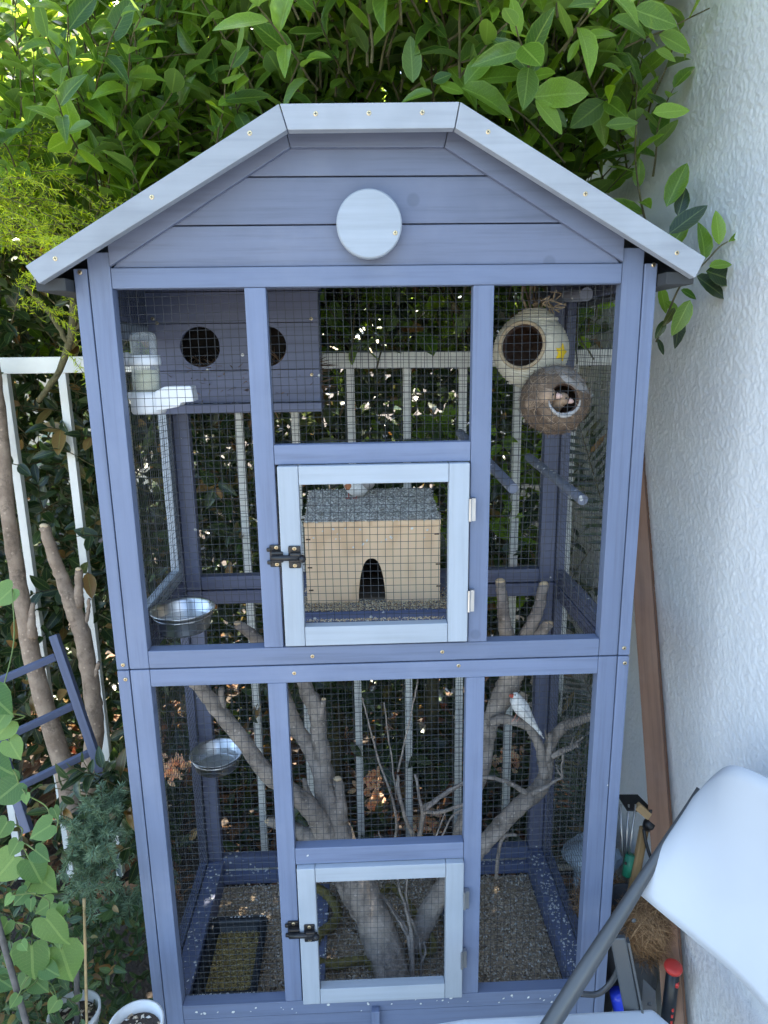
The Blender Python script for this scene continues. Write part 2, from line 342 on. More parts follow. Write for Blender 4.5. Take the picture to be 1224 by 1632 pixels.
def shoots(n, volfn, L, per, up=(0, -.25, 1), spread=.8, slen=.22, Lvar=.3, droop=.25):
    P, D, N, Z = [], [], [], []; stems = []
    k = 0
    while k < n:
        b = volfn()
        if b is None: continue
        k += 1
        d = (Vector(up).normalized()+Vector((R.gauss(0, 1), R.gauss(0, 1), R.gauss(0, 1)))*spread*.6).normalized()
        p = Vector(b); q = [p.copy()]; ln = slen*R.uniform(.6, 1.3); st = ln/per; ph = R.random()*6; bad = False
        for j in range(per):
            d = (d+Vector((R.gauss(0, .10), R.gauss(0, .10), R.gauss(0, .08)))).normalized(); p = p+d*st
            if in_cage(p, .05) or p.x > .60: bad = True; break
            q.append(p.copy()); ph += 2.4
            side = d.orthogonal().normalized(); side = side*math.cos(ph)+d.cross(side)*math.sin(ph)
            ld = (side*.9+d*R.uniform(.45, 1.0)+Vector((0, 0, -droop*R.random()))).normalized()
            if j == per-1: ld = (d+side*.3).normalized()
            nn = (d*.9-side*.3+Vector((0, -.25, .5))+Vector((R.gauss(0, .3), R.gauss(0, .3), R.gauss(0, .3))))
            sz = L*R.uniform(1-Lvar, 1+Lvar)*(1 if j < per-2 else .75)
            e = p+ld*sz
            if in_cage(e, .0) or e.x > .618: continue
            P.append(tuple(p)); D.append(tuple(ld)); N.append(tuple(nn)); Z.append(sz)
        if len(q) > 2: stems.append(q)
    return np.array(P), np.array(D), np.array(N), np.array(Z), stems
def plant(name, loc, label, cat, sets, stems_mat, group=None, nobj=300, vis=lambda x, y: True, sr=.0012, limbs=None):
    """sets: list of (P,D,N,Z,stems,tpl,mat_stuff,proto_mesh)"""
    t = thing(name, loc, label, cat, group); cand = []
    for si, s in enumerate(sets):
        P, D, N, Z = s[:4]
        for i in range(len(P)):
            x, y, z = proj(P[i]+.5*D[i]*Z[i])
            if 0 < x < W0 and 0 < y < H0 and vis(x, y): cand.append((-Z[i]/z+.25*(z-1.0)*Z[i], si, i))
    cand.sort(); cand = cand[:nobj]
    for si, s in enumerate(sets):
        P, D, N, Z, st, tpl, ms, pr = s; ids = [c[2] for c in cand if c[1] == si]; keep = np.ones(len(P), bool); keep[ids] = False
        if ids: leaf_objs(pr, P[ids], D[ids], N[ids], Z[ids], t)
        leaves_mesh('foliage', P[keep], D[keep], N[keep], Z[keep], tpl, ms, t)
        mb = MB()
        for q in st: mb.tube(q, [sr*(1.5-.9*i/len(q)) for i in range(len(q))], 4, cap=False)
        if mb.v: mb.build('twigs', stems_mat, t)['kind'] = 'stuff'
    if limbs:
        for rows in limbs:
            mb = MB(); limb(mb, rows, 9, .08, 5); mb.build('branch', stems_mat if len(rows[0]) < 5 else rows[0][4], t, True)
    return t
# ================================================================ SETTING
g = MB(); g.add([(-80,-80,0),(80,-80,0),(80,80,0),(-80,80,0)], [(0,1,2,3)]); tag(g.build('ground', m_soil), kind='structure')
g = MB(); g.add([(-3,-5,.02),(.62,-5,.02),(.62,-.05,.02),(-3,-.05,.02)], [(0,1,2,3)]); g.box((-3,-5,.0), (.62,-.05,.018)); tag(g.build('patio', m_conc), kind='structure')
# house wall with dashed stucco, real relief on the near part
m_wall, nt, bs = newmat('white_stucco'); co = coords(nt)
nt.links.new(ramp(nt, nz(nt, 3, 6, co, .7), [(.3, (.74, .77, .79)), (.7, (.84, .85, .86))]), bs.inputs['Base Color']); bs.inputs['Roughness'].default_value = .5
bump(nt, bs, nz(nt, 330, 3, co), .5, .0015)
XW = .622
def wallgrid(y0, y1, z0, z1, st, amp):
    ny = int((y1-y0)/st)+1; nz_ = int((z1-z0)/st)+1
    st = st
    yy, zz = np.meshgrid(np.linspace(y0, y1, ny), np.linspace(z0, z1, nz_), indexing='ij')
    # smooth random field: sum of blurred noise
    def blur(a, k):
        for ax in (0, 1):
            for _ in range(k): a = (np.roll(a, 1, ax)+2*a+np.roll(a, -1, ax))/4
        return a
    h = blur(NR.standard_normal((ny, nz_)), 1); h /= h.std(); h = .8*h+.5*NR.standard_normal((ny, nz_)); h2 = blur(NR.standard_normal((ny, nz_)), 12); h2 /= h2.std()
    hh = np.clip(h, -1.1, 1.5)*.75+.22*h2
    x = XW-.0016*amp*(hh+1.2); P = np.stack([x, yy, zz], -1).reshape(-1, 3); c = P.mean(0)
    i = np.arange(ny-1)[:, None]*nz_+np.arange(nz_-1)[None, :]; q = np.stack([i, i+1, i+nz_+1, i+nz_], -1).reshape(-1, 4)
    return P, q
P, q = wallgrid(-.18, .78, .0, 2.15, .0025, .42)
me = bpy.data.meshes.new('wall_render'); me.from_pydata(P.tolist(), [], q.tolist()); me.update(); me.polygons.foreach_set('use_smooth', [True]*len(me.polygons)); me.materials.append(m_wall)
hw = tag(MB().box((XW, -4, 0), (XW+.25, 3.2, 4.2)).build('house_wall', m_wall), 'white stucco house wall along the right side of the aviary', 'wall')
link(bpy.data.objects.new('stucco_relief', me), (0, 0, 0), hw)['kind'] = 'stuff'
# far neighbour house
nh = thing('neighbour_house', (-3.2, 6.5, 0), 'cream rendered neighbouring house glimpsed through the leaves at the top left', 'house')
MB().box((-4.6, 6, 0), (-1.6, 8, 4.3)).build('wall', m_cream, nh); MB().box((-4.75, 5.85, 4.3), (-1.45, 8.1, 4.45)).build('roof', m_cream, nh)
MB().lathe([(.001, 0), (.22, 0), (.22, 1.2), (.30, 1.25), (.30, 1.45), (.001, 1.5)], (-2.6, 6.6, 4.45)).build('chimney', m_cream, nh, True)
# leaf litter on the soil behind the aviary
n = 2600; P = np.stack([NR.uniform(-1.6, .6, n), NR.uniform(.55, 2.4, n), NR.uniform(.005, .05, n)], -1)
m_lit = leafmat('dry_fallen_leaves', (.16, .07, .035), (.30, .15, .07), .2, False, gloss=.6)
T_OV = leaf_tpl(.5, .1, .15)
tag(leaves_mesh('leaf_litter', P, NR.standard_normal((n, 3))*[1, 1, .25], np.stack([NR.normal(0, .5, n), NR.normal(0, .5, n), np.ones(n)], -1), NR.uniform(.04, .075, n), T_OV, m_lit, None), kind='stuff')
# ================================================================ FENCE
def metal_fence():
    FY = .60; t = thing('metal_fence', (-.04, FY, 0), 'white metal picket fence running behind the blue aviary', 'fence')
    MB().box((-1.7, FY-.014, 1.468), (.60, FY+.014, 1.506)).build('rail', m_whitem, t, bevel=.002)
    MB().box((-.43, FY-.014, .03), (.60, FY+.014, .068)).build('rail', m_whitem, t, bevel=.002)
    pm = None
    for k in range(-12, 5):
        x = -.04+.1375*k
        if pm is None: o = MB().box((x-.0095, FY-.0095, .068), (x+.0095, FY+.0095, 1.468)).build('picket', m_whitem, t, bevel=.001); pm = o.data
        else: link(bpy.data.objects.new('picket', pm), (x, FY, .768), t)
metal_fence()
# ================================================================ AVIARY
AV = thing('bird_aviary', (0, .2, 0), 'tall blue grey wooden bird aviary with barn roof, wire mesh and two pale doors', 'aviary')
D = .425; T = .024   # depth, frame thickness
def bx(name, x0, x1, y0, y1, z0, z1, mat=m_blue, par=None):
    d = [x1-x0, y1-y0, z1-z0]; k = d.index(max(d)); c = [(x0+x1)/2, (y0+y1)/2, (z0+z1)/2]; a = c[:]; b = c[:]
    a[k] -= d[k]/2; b[k] += d[k]/2; o = [i for i in range(3) if i != k]; w = o[0] if d[o[0]] >= d[o[1]] else o[1]; t_ = o[1] if w == o[0] else o[0]
    wv = [0, 0, 0]; wv[w] = 1
    return board(name, a, b, d[w], d[t_], wv, mat, par or AV)
SEAM = .979
for z0, z1, zt in ((SEAM+.0012, 1.655, 1.632), (.03, SEAM-.0012, SEAM-.0012)):
    for s in (-1, 1):
        bx('front_post', *sorted((s*.3905, s*.4235)), 0, T, z0, z1)
        bx('side_post', *sorted((s*.425, s*.445)), -.001, .033, z0, min(z1, zt))
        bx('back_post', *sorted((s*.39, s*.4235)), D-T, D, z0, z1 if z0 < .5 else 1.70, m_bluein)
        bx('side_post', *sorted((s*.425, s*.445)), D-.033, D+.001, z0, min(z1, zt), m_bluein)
for s in (-1, 1):
    for za, zb in ((1.602, 1.632), (.981, 1.012), (.946, .977), (.235, .266)):
        if za < 1.5 and s < 0 and za > .97: continue
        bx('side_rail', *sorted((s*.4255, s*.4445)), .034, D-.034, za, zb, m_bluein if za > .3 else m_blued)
        if za < .3: bx('floor_rail', *sorted((s*.385, s*.4235)), T+.001, D-T-.001, .205, .262, m_blued)
# pale access door in the left side
sd_ = MB()
for a, b in (((-.4435, .034, 1.012), (-.4265, .062, 1.56)), ((-.4435, D-.062, 1.012), (-.4265, D-.034, 1.56)), ((-.4435, .0625, 1.012), (-.4265, D-.0625, 1.040)), ((-.4435, .0625, 1.532), (-.4265, D-.0625, 1.56))): sd_.box(a, b)
sdo = sd_.build('side_door', m_pale, AV); sdo['label'] = 'pale frame of the access door in the left side'
bx('side_rail', -.4445, -.4255, .034, D-.034, .981, 1.010, m_bluein); bx('side_rail', -.4445, -.4255, .034, D-.034, 1.562, 1.601, m_bluein)
# front rails / stiles
bx('rail', -.39, .39, 0, T, 1.603, 1.6325); bx('rail', -.39, .39, 0, T, .9802, 1.012); bx('rail', -.39, .39, 0, T, .946, .9778); bx('rail', -.39, .39, 0, T, .234, .266)
for s in (-1, 1):
    bx('stile', *sorted((s*.1595, s*.192)), .0005, T-.001, 1.0125, 1.6025); bx('stile', *sorted((s*.1575, s*.190)), .0005, T-.001, .2665, .9455)
bx('rail', -.159, .159, .001, T-.0015, 1.329, 1.361); bx('rail', -.157, .157, .001, T-.0015, .577, .611)
# back rails
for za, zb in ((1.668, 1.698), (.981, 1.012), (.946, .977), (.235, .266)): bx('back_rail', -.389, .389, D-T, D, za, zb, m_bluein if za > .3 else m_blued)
bx('back_rail', -.389, .389, D-T-.018, D-T-.001, .205, .232, m_blued)
# floor apron, tray
bx('apron_board', -.39, .39, .001, T-.002, .150, .2325); bx('tray_handle', -.022, -.006, -.014, .0, .158, .247, m_blue)
bx('apron_board', -.39, .39, .003, T-.004, .05, .148)
MB().box((-.385, T+.002, .188), (.385, D-T-.02, .198)).build('tray', m_galv, AV)
# siding in the gable
def gprism(name, pts, y0, y1, mat):
    o = MB().prism(pts, y0, y1).build(name, mat, AV, bevel=.0012); return o
tl = lambda z: .108+(1.806-z)*(.392-.114)/(1.806-1.650)+.02
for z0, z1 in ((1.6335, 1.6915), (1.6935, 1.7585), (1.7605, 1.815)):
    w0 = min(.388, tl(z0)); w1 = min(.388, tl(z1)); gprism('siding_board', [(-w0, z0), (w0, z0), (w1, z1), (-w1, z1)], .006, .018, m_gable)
for z0, z1 in ((1.6995, 1.755), (1.757, 1.815)):
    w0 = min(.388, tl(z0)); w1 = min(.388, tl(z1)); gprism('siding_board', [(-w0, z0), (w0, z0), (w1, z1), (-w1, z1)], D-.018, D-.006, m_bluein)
def px2(px, py, Y): p = at(px, py, Y); return (p.x, p.z)
TY = -.004
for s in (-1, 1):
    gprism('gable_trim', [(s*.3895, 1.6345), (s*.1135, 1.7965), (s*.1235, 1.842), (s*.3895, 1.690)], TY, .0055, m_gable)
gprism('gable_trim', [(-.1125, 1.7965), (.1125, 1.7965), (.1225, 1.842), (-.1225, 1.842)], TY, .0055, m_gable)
BY = -.052
bl = [px2(*p, BY) for p in ((40, 424), (445, 165), (733, 162), (1125, 410))]; bb = [px2(*p, BY) for p in ((62, 452), (458, 207), (725, 204), (1108, 443))]
for i in range(3):
    a, b, c, d = bl[i], bl[i+1], bb[i+1], bb[i]; e = .0007
    gprism('bargeboard', [(a[0]+(e if i else 0), a[1]), (b[0]-(e if i < 2 else 0), b[1]), (c[0]-(e if i < 2 else 0), c[1]), (d[0]+(e if i else 0), d[1])], BY, BY+.018, m_barge)
    k = .011
    gprism('roof_panel', [(a[0]+.004, a[1]-.001), (b[0], b[1]-.001), (b[0], b[1]-k), (a[0]+.004, a[1]-k)], BY+.0185, D+.05, m_roof)
    gprism('back_bargeboard', [a, b, c, d], D+.051, D+.066, m_barge)
for s in (-1, 1):   # eaves rafters
    bx('eaves_board', *sorted((s*.447, s*.490)), -.030, D+.045, 1.598, 1.616, m_roof)
c = at(588.5, 356, -.022); dsc = MB().lathe([(.0001, .016), (.0465, .016), (.0485, .014), (.0485, -.001), (.0001, -.001)], (c.x, -.004, c.z), (0, -1, 0), 64).build('gable_disc', m_pale, AV, True)
md = dsc.data; md.polygons.foreach_set('use_smooth', [False]*len(md.polygons))
# screws
def screw_mesh():
    m = MB(); m.lathe([(.0001, .0008), (.0024, .0009), (.0034, .0003), (.0035, -.001)], (0, 0, 0), (0, -1, 0), 12); n0 = len(m.f)
    m.box((-.0020, -.0012, -.0004), (.0020, -.0005, .0004)); m.box((-.0004, -.0013, -.0020), (.0004, -.0006, .0020))
    me = bpy.data.meshes.new('screw'); me.from_pydata(m.v, [], m.f); me.materials.append(m_brass); me.materials.append(m_hole)
    for i, p in enumerate(me.polygons): p.material_index = 0 if i < n0 else 1
    return me
SM = screw_mesh()
def screw(px, py, Y, par=None):
    p = at(px, py, Y); o = bpy.data.objects.new('screw', SM); link(o, p, par or AV); o.rotation_euler = (0, R.random()*3, 0)
for px, py in ((88, 412), (242, 314), (398, 212), (503, 181), (588, 180), (673, 179), (778, 210), (933, 309), (1079, 403)): screw(px, py, BY)
for px, py in ((127, 434), (1042, 422), (196, 1060), (200, 1083), (995, 1033), (996, 1057)): screw(px, py, -.002)
for px, py in ((498, 1046), (469, 1073), (705, 1039), (731, 1061)): screw(px, py, 0)
screw(630, 371, -.0205)
# wire mesh
def wire_panel(name, par, o, u, v, lu, lv, nrm, sp=.0129, r=.00043, step=.03):
    o, u, v, nrm = Vector(o), Vector(u), Vector(v), Vector(nrm); mb = MB(); ph = R.random()*6
    def wv(a, b): return .0019*math.sin(a*14+ph+b*5)+.0009*math.sin(b*31+a*9+ph*2)
    def P(a, b, k): return o+u*(a+.0016*math.sin(b*11+ph+a*3))+v*(b+.0020*math.sin(a*9+ph*3+b*4))+nrm*(wv(a, b)+k)
    def run(f, L, k):
        n = max(2, int(L/step)+1); pts = [f(L*i/(n-1)) for i in range(n)]; mb.tube(pts, r, 4, cap=False)
    a = sp*.4
    while a < lu: run(lambda t: P(a, t, 0), lv, 0); a += sp
    b = sp*.55
    while b < lv: run(lambda t: P(t, b, .0006), lu, 0); b += sp
    ob = mb.build(name, m_wire, par); ob['kind'] = 'stuff'; return ob
X, Z_ = (1,0,0), (0,0,1)
YM = T-.004
for x0, x1, z0, z1 in ((-.395, -.186, 1.006, 1.61), (-.165, .165, 1.355, 1.61), (.186, .395, 1.006, 1.61), (-.395, -.186, .26, .952), (-.163, .163, .606, .952), (.186, .395, .26, .952)):
    wire_panel('wire_mesh', AV, (x0, T+.0012, z0), X, Z_, x1-x0, z1-z0, (0, -1, 0))
for s in (-1, 1):
    for z0, z1 in ((.985, 1.625), (.24, .975)): wire_panel('side_mesh', AV, (s*.4242, .026, z0), (0,1,0), Z_, D-.05, z1-z0, (-s, 0, 0))
for z0, z1 in ((.985, 1.69), (.24, .975)): wire_panel('back_mesh', AV, (-.39, D+.002, z0), X, Z_, .78, z1-z0, (0, -1, 0))
def door(z0, z1, latch, hinges, xo=0):
    y0, y1 = -.010, .010; w = .0335; xl, xr = -.1545+xo, .1565+xo
    st = MB(); st.box((xl, y0, z0), (xl+w, y1, z1)); d = st.build('door', m_paled, AV, bevel=.0018); MB().box((xr-w, y0, z0), (xr, y1, z1)).build('hinge_stile', m_paled, d, bevel=.0018)
    board('door_rail', (xl+w+.0006, 0, z1-.0152), (xr-w-.0006, 0, z1-.0152), .0304, .0194, Z_, m_pale, d); board('door_rail', (xl+w+.0006, 0, z0+.0172), (xr-w-.0006, 0, z0+.0172), .0344, .0194, Z_, m_pale, d)
    wire_panel('wire_mesh', d, (xl+w-.006, y1+.001, z0+.028), X, Z_, xr-xl-2*w+.012, z1-z0-.052, (0, -1, 0))
    for px, py in hinges:
        p = at(px, py, -.008); m = MB(); m.tube([(p.x, -.012, p.z-.019), (p.x, -.012, p.z+.019)], .0028, 8); m.box((p.x-.001, -.0105, p.z-.019), (p.x+.009, -.0018, p.z+.019)); m.build('hinge', m_galv, d)
    cx = latch; p = at(*latch, -.015); m = MB()
    m.box((p.x-.024, -.0035, p.z-.019), (p.x-.003, -.0006, p.z+.019)); m.box((p.x+.008, -.0128, p.z-.019), (p.x+.028, -.0104, p.z+.019))
    m.box((p.x-.029, -.0060, p.z+.0075), (p.x-.021, -.0010, p.z+.0145)); m.box((p.x-.029, -.0060, p.z-.0145), (p.x-.021, -.0010, p.z-.0075))
    m.build('latch_plate', m_black, d, bevel=.0022)
    m = MB(); m.box((p.x-.021, -.0135, p.z-.0095), (p.x-.001, -.0038, p.z+.0095)); m.box((p.x+.011, -.020, p.z-.0085), (p.x+.029, -.0131, p.z+.0085)); m.build('latch_housing', m_black, d, bevel=.0025)
    m = MB(); m.tube([(p.x-.020, -.017, p.z), (p.x+.033, -.017, p.z)], .0050, 12); m.ball((p.x+.031, -.0205, p.z-.0015), .0062, 8); m.build('bolt', m_black, d, True)
    for sx, sz in ((-.0125, .0145), (-.0125, -.0145)):
        o = bpy.data.objects.new('screw', SM); link(o, (p.x+sx, -.0042, p.z+sz), d)
    for sx, sz in ((.018, .0145), (.018, -.0145)):
        o = bpy.data.objects.new('screw', SM); link(o, (p.x+sx, -.0135, p.z+sz), d)
# stiles of the doors run vertically: their own grain direction
m_paled = wood('pale_blue_paint_upright', PALE, sc(PALE, .86)); 
for nd in m_paled.node_tree.nodes:
    if nd.type == 'MAPPING': nd.inputs['Scale'].default_value = (55, 55, 2.2)
door(1.018, 1.3275, (452, 889), ((749, 812), (747, 957))); door(.268, .5755, (478, 1490), ((740, 1433), (736, 1528)))
# droppings & perches
def perch(a, b, r=.010):
    m = MB(); m.tube([a, b], r, 18); o = m.build('perch', m_perch, AV, bevel=0); return o
perch(at(929, 797, .10), at(843, 729, D-.03), .0098); perch(at(818, 779, .05), at(733, 690, D-.03), .0095); perch(at(935, 469, .12), at(850, 476, D-.03), .0115)
def droppings(par, n, fn, s=.004):
    P = []; 
    for _ in range(n): P.append(fn())
    mb = MB()
    for p, nrm in P:
        nrm = Vector(nrm); u = nrm.orthogonal().normalized(); w = nrm.cross(u); k = 6; ph = R.random()*6; e = R.uniform(.4, 1); rr = s*R.uniform(.3, 1)
        c0 = Vector(p)+nrm*.0012; vs = [c0+nrm*rr*.15]
        for i in range(k):
            a = ph+6.283*i/k; r2 = rr*R.uniform(.7, 1.2); vs.append(c0+u*math.cos(a)*r2+w*math.sin(a)*r2*e)
        mb.add(vs, [(0, i+1, (i+1) % k+1) for i in range(k)])
    mb.build('droppings', m_drop, par)['kind'] = 'stuff'
U = R.uniform
def fr():
    q = R.random()
    if q < .45: return (U(.387, .42), U(.03, .38), .2622), (0, 0, 1)
    if q < .55: return (U(-.42, -.387), U(.03, .38), .2622), (0, 0, 1)
    if q < .85: return (U(-.38, .38), U(D-T-.017, D-T), .2325), (0, 0, 1)
    if q < .93: return (.3848, U(.03, .38), U(.21, .26)), (-1, 0, 0)
    return (U(-.38, .38), -.0003, U(.236, .262)), (0, -1, 0)
droppings(AV, 420, fr, .0036)
# substrate
n = 15000; P = np.stack([NR.uniform(-.384, .384, n), NR.uniform(T+.004, D-T-.021, n), NR.uniform(.199, .2085, n)], -1)
def chips_mat(name, cols, rough=.8):
    m, nt, bs = newmat(name); a = nt.nodes.new('ShaderNodeAttribute'); a.attribute_name = 'tint'
    nt.links.new(ramp(nt, a.outputs['Fac'], cols), bs.inputs['Base Color']); bs.inputs['Roughness'].default_value = rough; return m
m_chip = chips_mat('floor_chips', [(0, (.20, .14, .09)), (.3, (.58, .45, .31)), (.7, (.80, .68, .52)), (.95, (.9, .88, .82))])
m_seedm = chips_mat('seed_chips', [(0, (.34, .18, .08)), (.3, (.66, .50, .30)), (.95, (.86, .78, .58))])
T_CH = (np.array([(0,0,0),(.5,-.25,.1),(1,0,0),(.5,.25,.1),(.5,0,-.15)], float), [(0,1,3),(1,2,3),(0,4,1),(1,4,2),(2,4,3),(3,4,0)], np.zeros(5), np.zeros(5))
MB().box((-.3845, T+.003, .1985), (.3845, D-T-.0205, .2015)).build('floor_mat', simple('floor_dust', (.42, .33, .23), .95, 0, .4, 200), AV)
su = leaves_mesh('wood_chips', P, NR.standard_normal((n, 3))*[1, 1, .3], NR.standard_normal((n, 3))*[.4, .4, 0]+[0, 0, 1], NR.uniform(.004, .0105, n), T_CH, m_chip, AV)
# ================================================================ INSIDE THE AVIARY
# nest box
nb = thing('nest_box', at(370, 650, .35), 'blue grey nest box with two round entrance holes inside the top left', 'nest box')
NY = .285; a0 = at(230, 466, NY); a1 = at(511, 640, NY); x0, x1, zt, zb = a0.x, a1.x, a0.z, a1.z
hz = [zt, at(370, 515, NY).z, at(370, 590, NY).z, zb]; ch = [at(319, 553, NY), at(425, 552, NY)]; hr = .0385
def holed(name, x0, x1, z0, z1, y0, y1, holes, mat, par):
    """front panel with arcs cut out: built as vertical strips"""
    mb = MB(); N = 150; 
    for i in range(N):
        a = x0+(x1-x0)*i/N; b = x0+(x1-x0)*(i+1)/N; m_ = (a+b)/2; cuts = [(z0, z1)]
        def hit(x):
            for c, r in holes:
                if abs(x-c[0]) < r: h = math.sqrt(r*r-(x-c[0])**2); return (c[1]-h, c[1]+h)
            return None
        ha, hb, hm = hit(a), hit(b), hit(m_)
        if hm is None: mb.prism([(a, z0), (b, z0), (b, z1), (a, z1)], y0, y1); continue
        ha = ha or (hm[0]+(hm[1]-hm[0])/2,)*2; hb = hb or (hm[0]+(hm[1]-hm[0])/2,)*2
        c0 = lambda v: min(max(v, z0), z1)
        if c0(ha[0]) > z0+1e-5 or c0(hb[0]) > z0+1e-5: mb.prism([(a, z0), (b, z0), (b, c0(hb[0])), (a, c0(ha[0]))], y0, y1)
        if c0(ha[1]) < z1-1e-5 or c0(hb[1]) < z1-1e-5: mb.prism([(a, c0(ha[1])), (b, c0(hb[1])), (b, z1), (a, z1)], y0, y1)
    return mb.build(name, mat, par)
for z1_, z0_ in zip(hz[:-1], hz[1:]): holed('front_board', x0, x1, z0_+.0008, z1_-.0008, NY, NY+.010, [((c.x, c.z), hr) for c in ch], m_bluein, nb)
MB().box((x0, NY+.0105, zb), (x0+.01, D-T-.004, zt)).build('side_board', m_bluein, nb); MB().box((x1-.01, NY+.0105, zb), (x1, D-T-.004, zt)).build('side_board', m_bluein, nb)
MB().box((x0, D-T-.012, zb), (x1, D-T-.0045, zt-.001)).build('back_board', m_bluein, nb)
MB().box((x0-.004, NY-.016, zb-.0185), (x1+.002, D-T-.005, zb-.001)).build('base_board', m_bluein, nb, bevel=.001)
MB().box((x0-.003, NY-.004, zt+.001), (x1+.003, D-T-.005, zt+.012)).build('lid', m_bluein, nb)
nn_ = 2600; P = np.stack([NR.uniform(x0+.015, x1-.015, nn_), NR.uniform(NY+.02, D-T-.025, nn_), zb+NR.uniform(.0, .075, nn_)], -1)
m_dark = simple('hole_shade_wood', (.022, .016, .013), .95)  # near-black wood, shade inside the openings painted into its colour
T_ST = leaf_tpl(.05, 0, .1, rows=(0, .3, .7, 1))
m_straw = chips_mat('nest_straw', [(0, (.05, .028, .018)), (.9, (.20, .12, .07))])
for nm_, a_, b_ in (('shade_lining', (x0+.0102, D-T-.020, zb+.001), (x1-.0102, D-T-.0125, zt-.002)), ('shade_lining', (x0+.0102, NY+.011, zb+.0005), (x1-.0102, D-T-.021, zb+.003))): MB().box(a_, b_).build(nm_, m_dark, nb)  # added dark sheets standing for the shade inside the box
leaves_mesh('nesting_straw', P, NR.standard_normal((nn_, 3))*[1, .6, .4], NR.standard_normal((nn_, 3)), NR.uniform(.03, .06, nn_), T_ST, m_straw, nb)
droppings(nb, 45, lambda: ((U(x0, x1), NY-U(.001, .014), zb-.001), (0, 0, 1)), .004)
for px, py in ((243, 508), (496, 508), (497, 597), (250, 515)): screw(px, py, NY-.0005, nb)
# waterer
wc = at(232, 590, .075); wt = thing('bird_waterer', (wc.x, wc.y, at(235, 655, .075).z), 'clear jar drinker with white base hanging by the upper left mesh', 'waterer')
zz = lambda y: at(232, y, .075).z
def cx(y): return Vector((wc.x, wc.y, 0))
lx = .0225
MB().lathe([(.0001, zz(529)), (.013, zz(529)), (.0195, zz(532)), (.0212, zz(538)), (.0212, zz(570)), (.0225, zz(585)), (.0235, zz(626)), (.022, zz(626)), (.0210, zz(585)), (.0197, zz(570)), (.0197, zz(540)), (.018, zz(534)), (.0001, zz(531))][::-1], (wc.x, wc.y, 0), seg=36).build('jar', m_glass, wt, True)
MB().lathe([(.0001, zz(627)), (.0212, zz(627)), (.0205, zz(590)), (.0001, zz(589))], (wc.x, wc.y, 0), seg=36).build('water', m_water, wt, True)
MB().lathe([(.0222, zz(566)), (.0255, zz(566)), (.0262, zz(578)), (.0255, zz(583)), (.0226, zz(583))], (wc.x, wc.y, 0), seg=36).build('clamp_ring', m_whitep, wt, True)
m = MB(); p = at(204, 573, .075); m.lathe([(.0001, -.006), (.011, -.006), (.012, 0), (.010, .006), (.0001, .007)], p, (1, .3, 0), 24); m.tube([p, (-.424, p.y, p.z)], .004, 10); m.build('clamp_knob', m_whitep, wt, True)
MB().lathe([(.0001, zz(659)), (.026, zz(659)), (.0285, zz(655)), (.0278, zz(632)), (.0262, zz(624)), (.024, zz(624)), (.024, zz(640)), (.0001, zz(640))], (wc.x, wc.y, 0), seg=36).build('base', m_whitep, wt, True)
a = at(250, 632, .072); b = at(307, 622, .05)
m = MB(); m.prism([px2(246, 624, .05), px2(262, 616, .05), px2(304, 615, .05), px2(309, 640, .05), px2(288, 642, .05), px2(286, 648, .05), px2(262, 653, .05), px2(248, 655, .05)], .050, .088); m.build('drinking_spout', m_whitep, wt, bevel=.003)
m = MB(); m.box((at(203, 627, .06).x, .060, zz(636)), (at(214, 627, .06).x, .08, zz(624))); m.build('lug', m_whitep, wt, bevel=.002)
# steel bowls
def bowl(px, py, Y, r, h, label, wallx=-.424):
    c = at(px, py, Y); t = thing('steel_bowl', (c.x, c.y, c.z-h), label, 'bowl', 'steel bowls clamped to the left mesh')
    MB().lathe([(.0001, -h), (r*.74, -h), (r*.80, -h+.004), (r*.86, -.004), (r*.97, 0), (r, .0012), (r, -.0008), (r*.965, -.0025), (r*.845, -.007), (r*.78, -h+.0055), (r*.72, -h+.0015), (.0001, -h+.0015)], c, seg=48).build('bowl', m_steel, t, True)
    MB().lathe([(.0001, -h*.55), (r*.82, -h*.55)], c, seg=40).build('water', clear('bowl_water_'+str(px), (.5, .52, .5), .12, .03), t, True)
    m = MB(); ring = [(c.x+math.cos(k*.2618)*r*.90, c.y+math.sin(k*.2618)*r*.90, c.z-.010) for k in range(25)]; m.tube(ring, .0018, 6, cap=False)
    m.tube([(c.x-r*.9, c.y, c.z-.010), (wallx, c.y, c.z-.008)], .003, 8); m.build('holder_ring', m_galv, t, True)
    m = MB(); m.lathe([(.0001, 0), (.008, 0), (.008, .005), (.0001, .005)], (wallx+.001, c.y, c.z-.008), (1, 0, 0), 6); m.build('wing_nut', m_galv, t)
    return t
bowl(291, 970, .13, .060, .040, 'upper steel bowl clamped to the mesh just above the middle rail')
bowl(345, 1199, .31, .060, .036, 'lower steel bowl behind the thin branch near the dried flowers')
# wooden hut on shelf
SY = .10; sz0 = at(595, 961, .19).z
sh = thing('shelf', (0, .25, sz0-.02), 'soiled blue wooden shelf scattered with seed under the plywood hut', 'shelf')
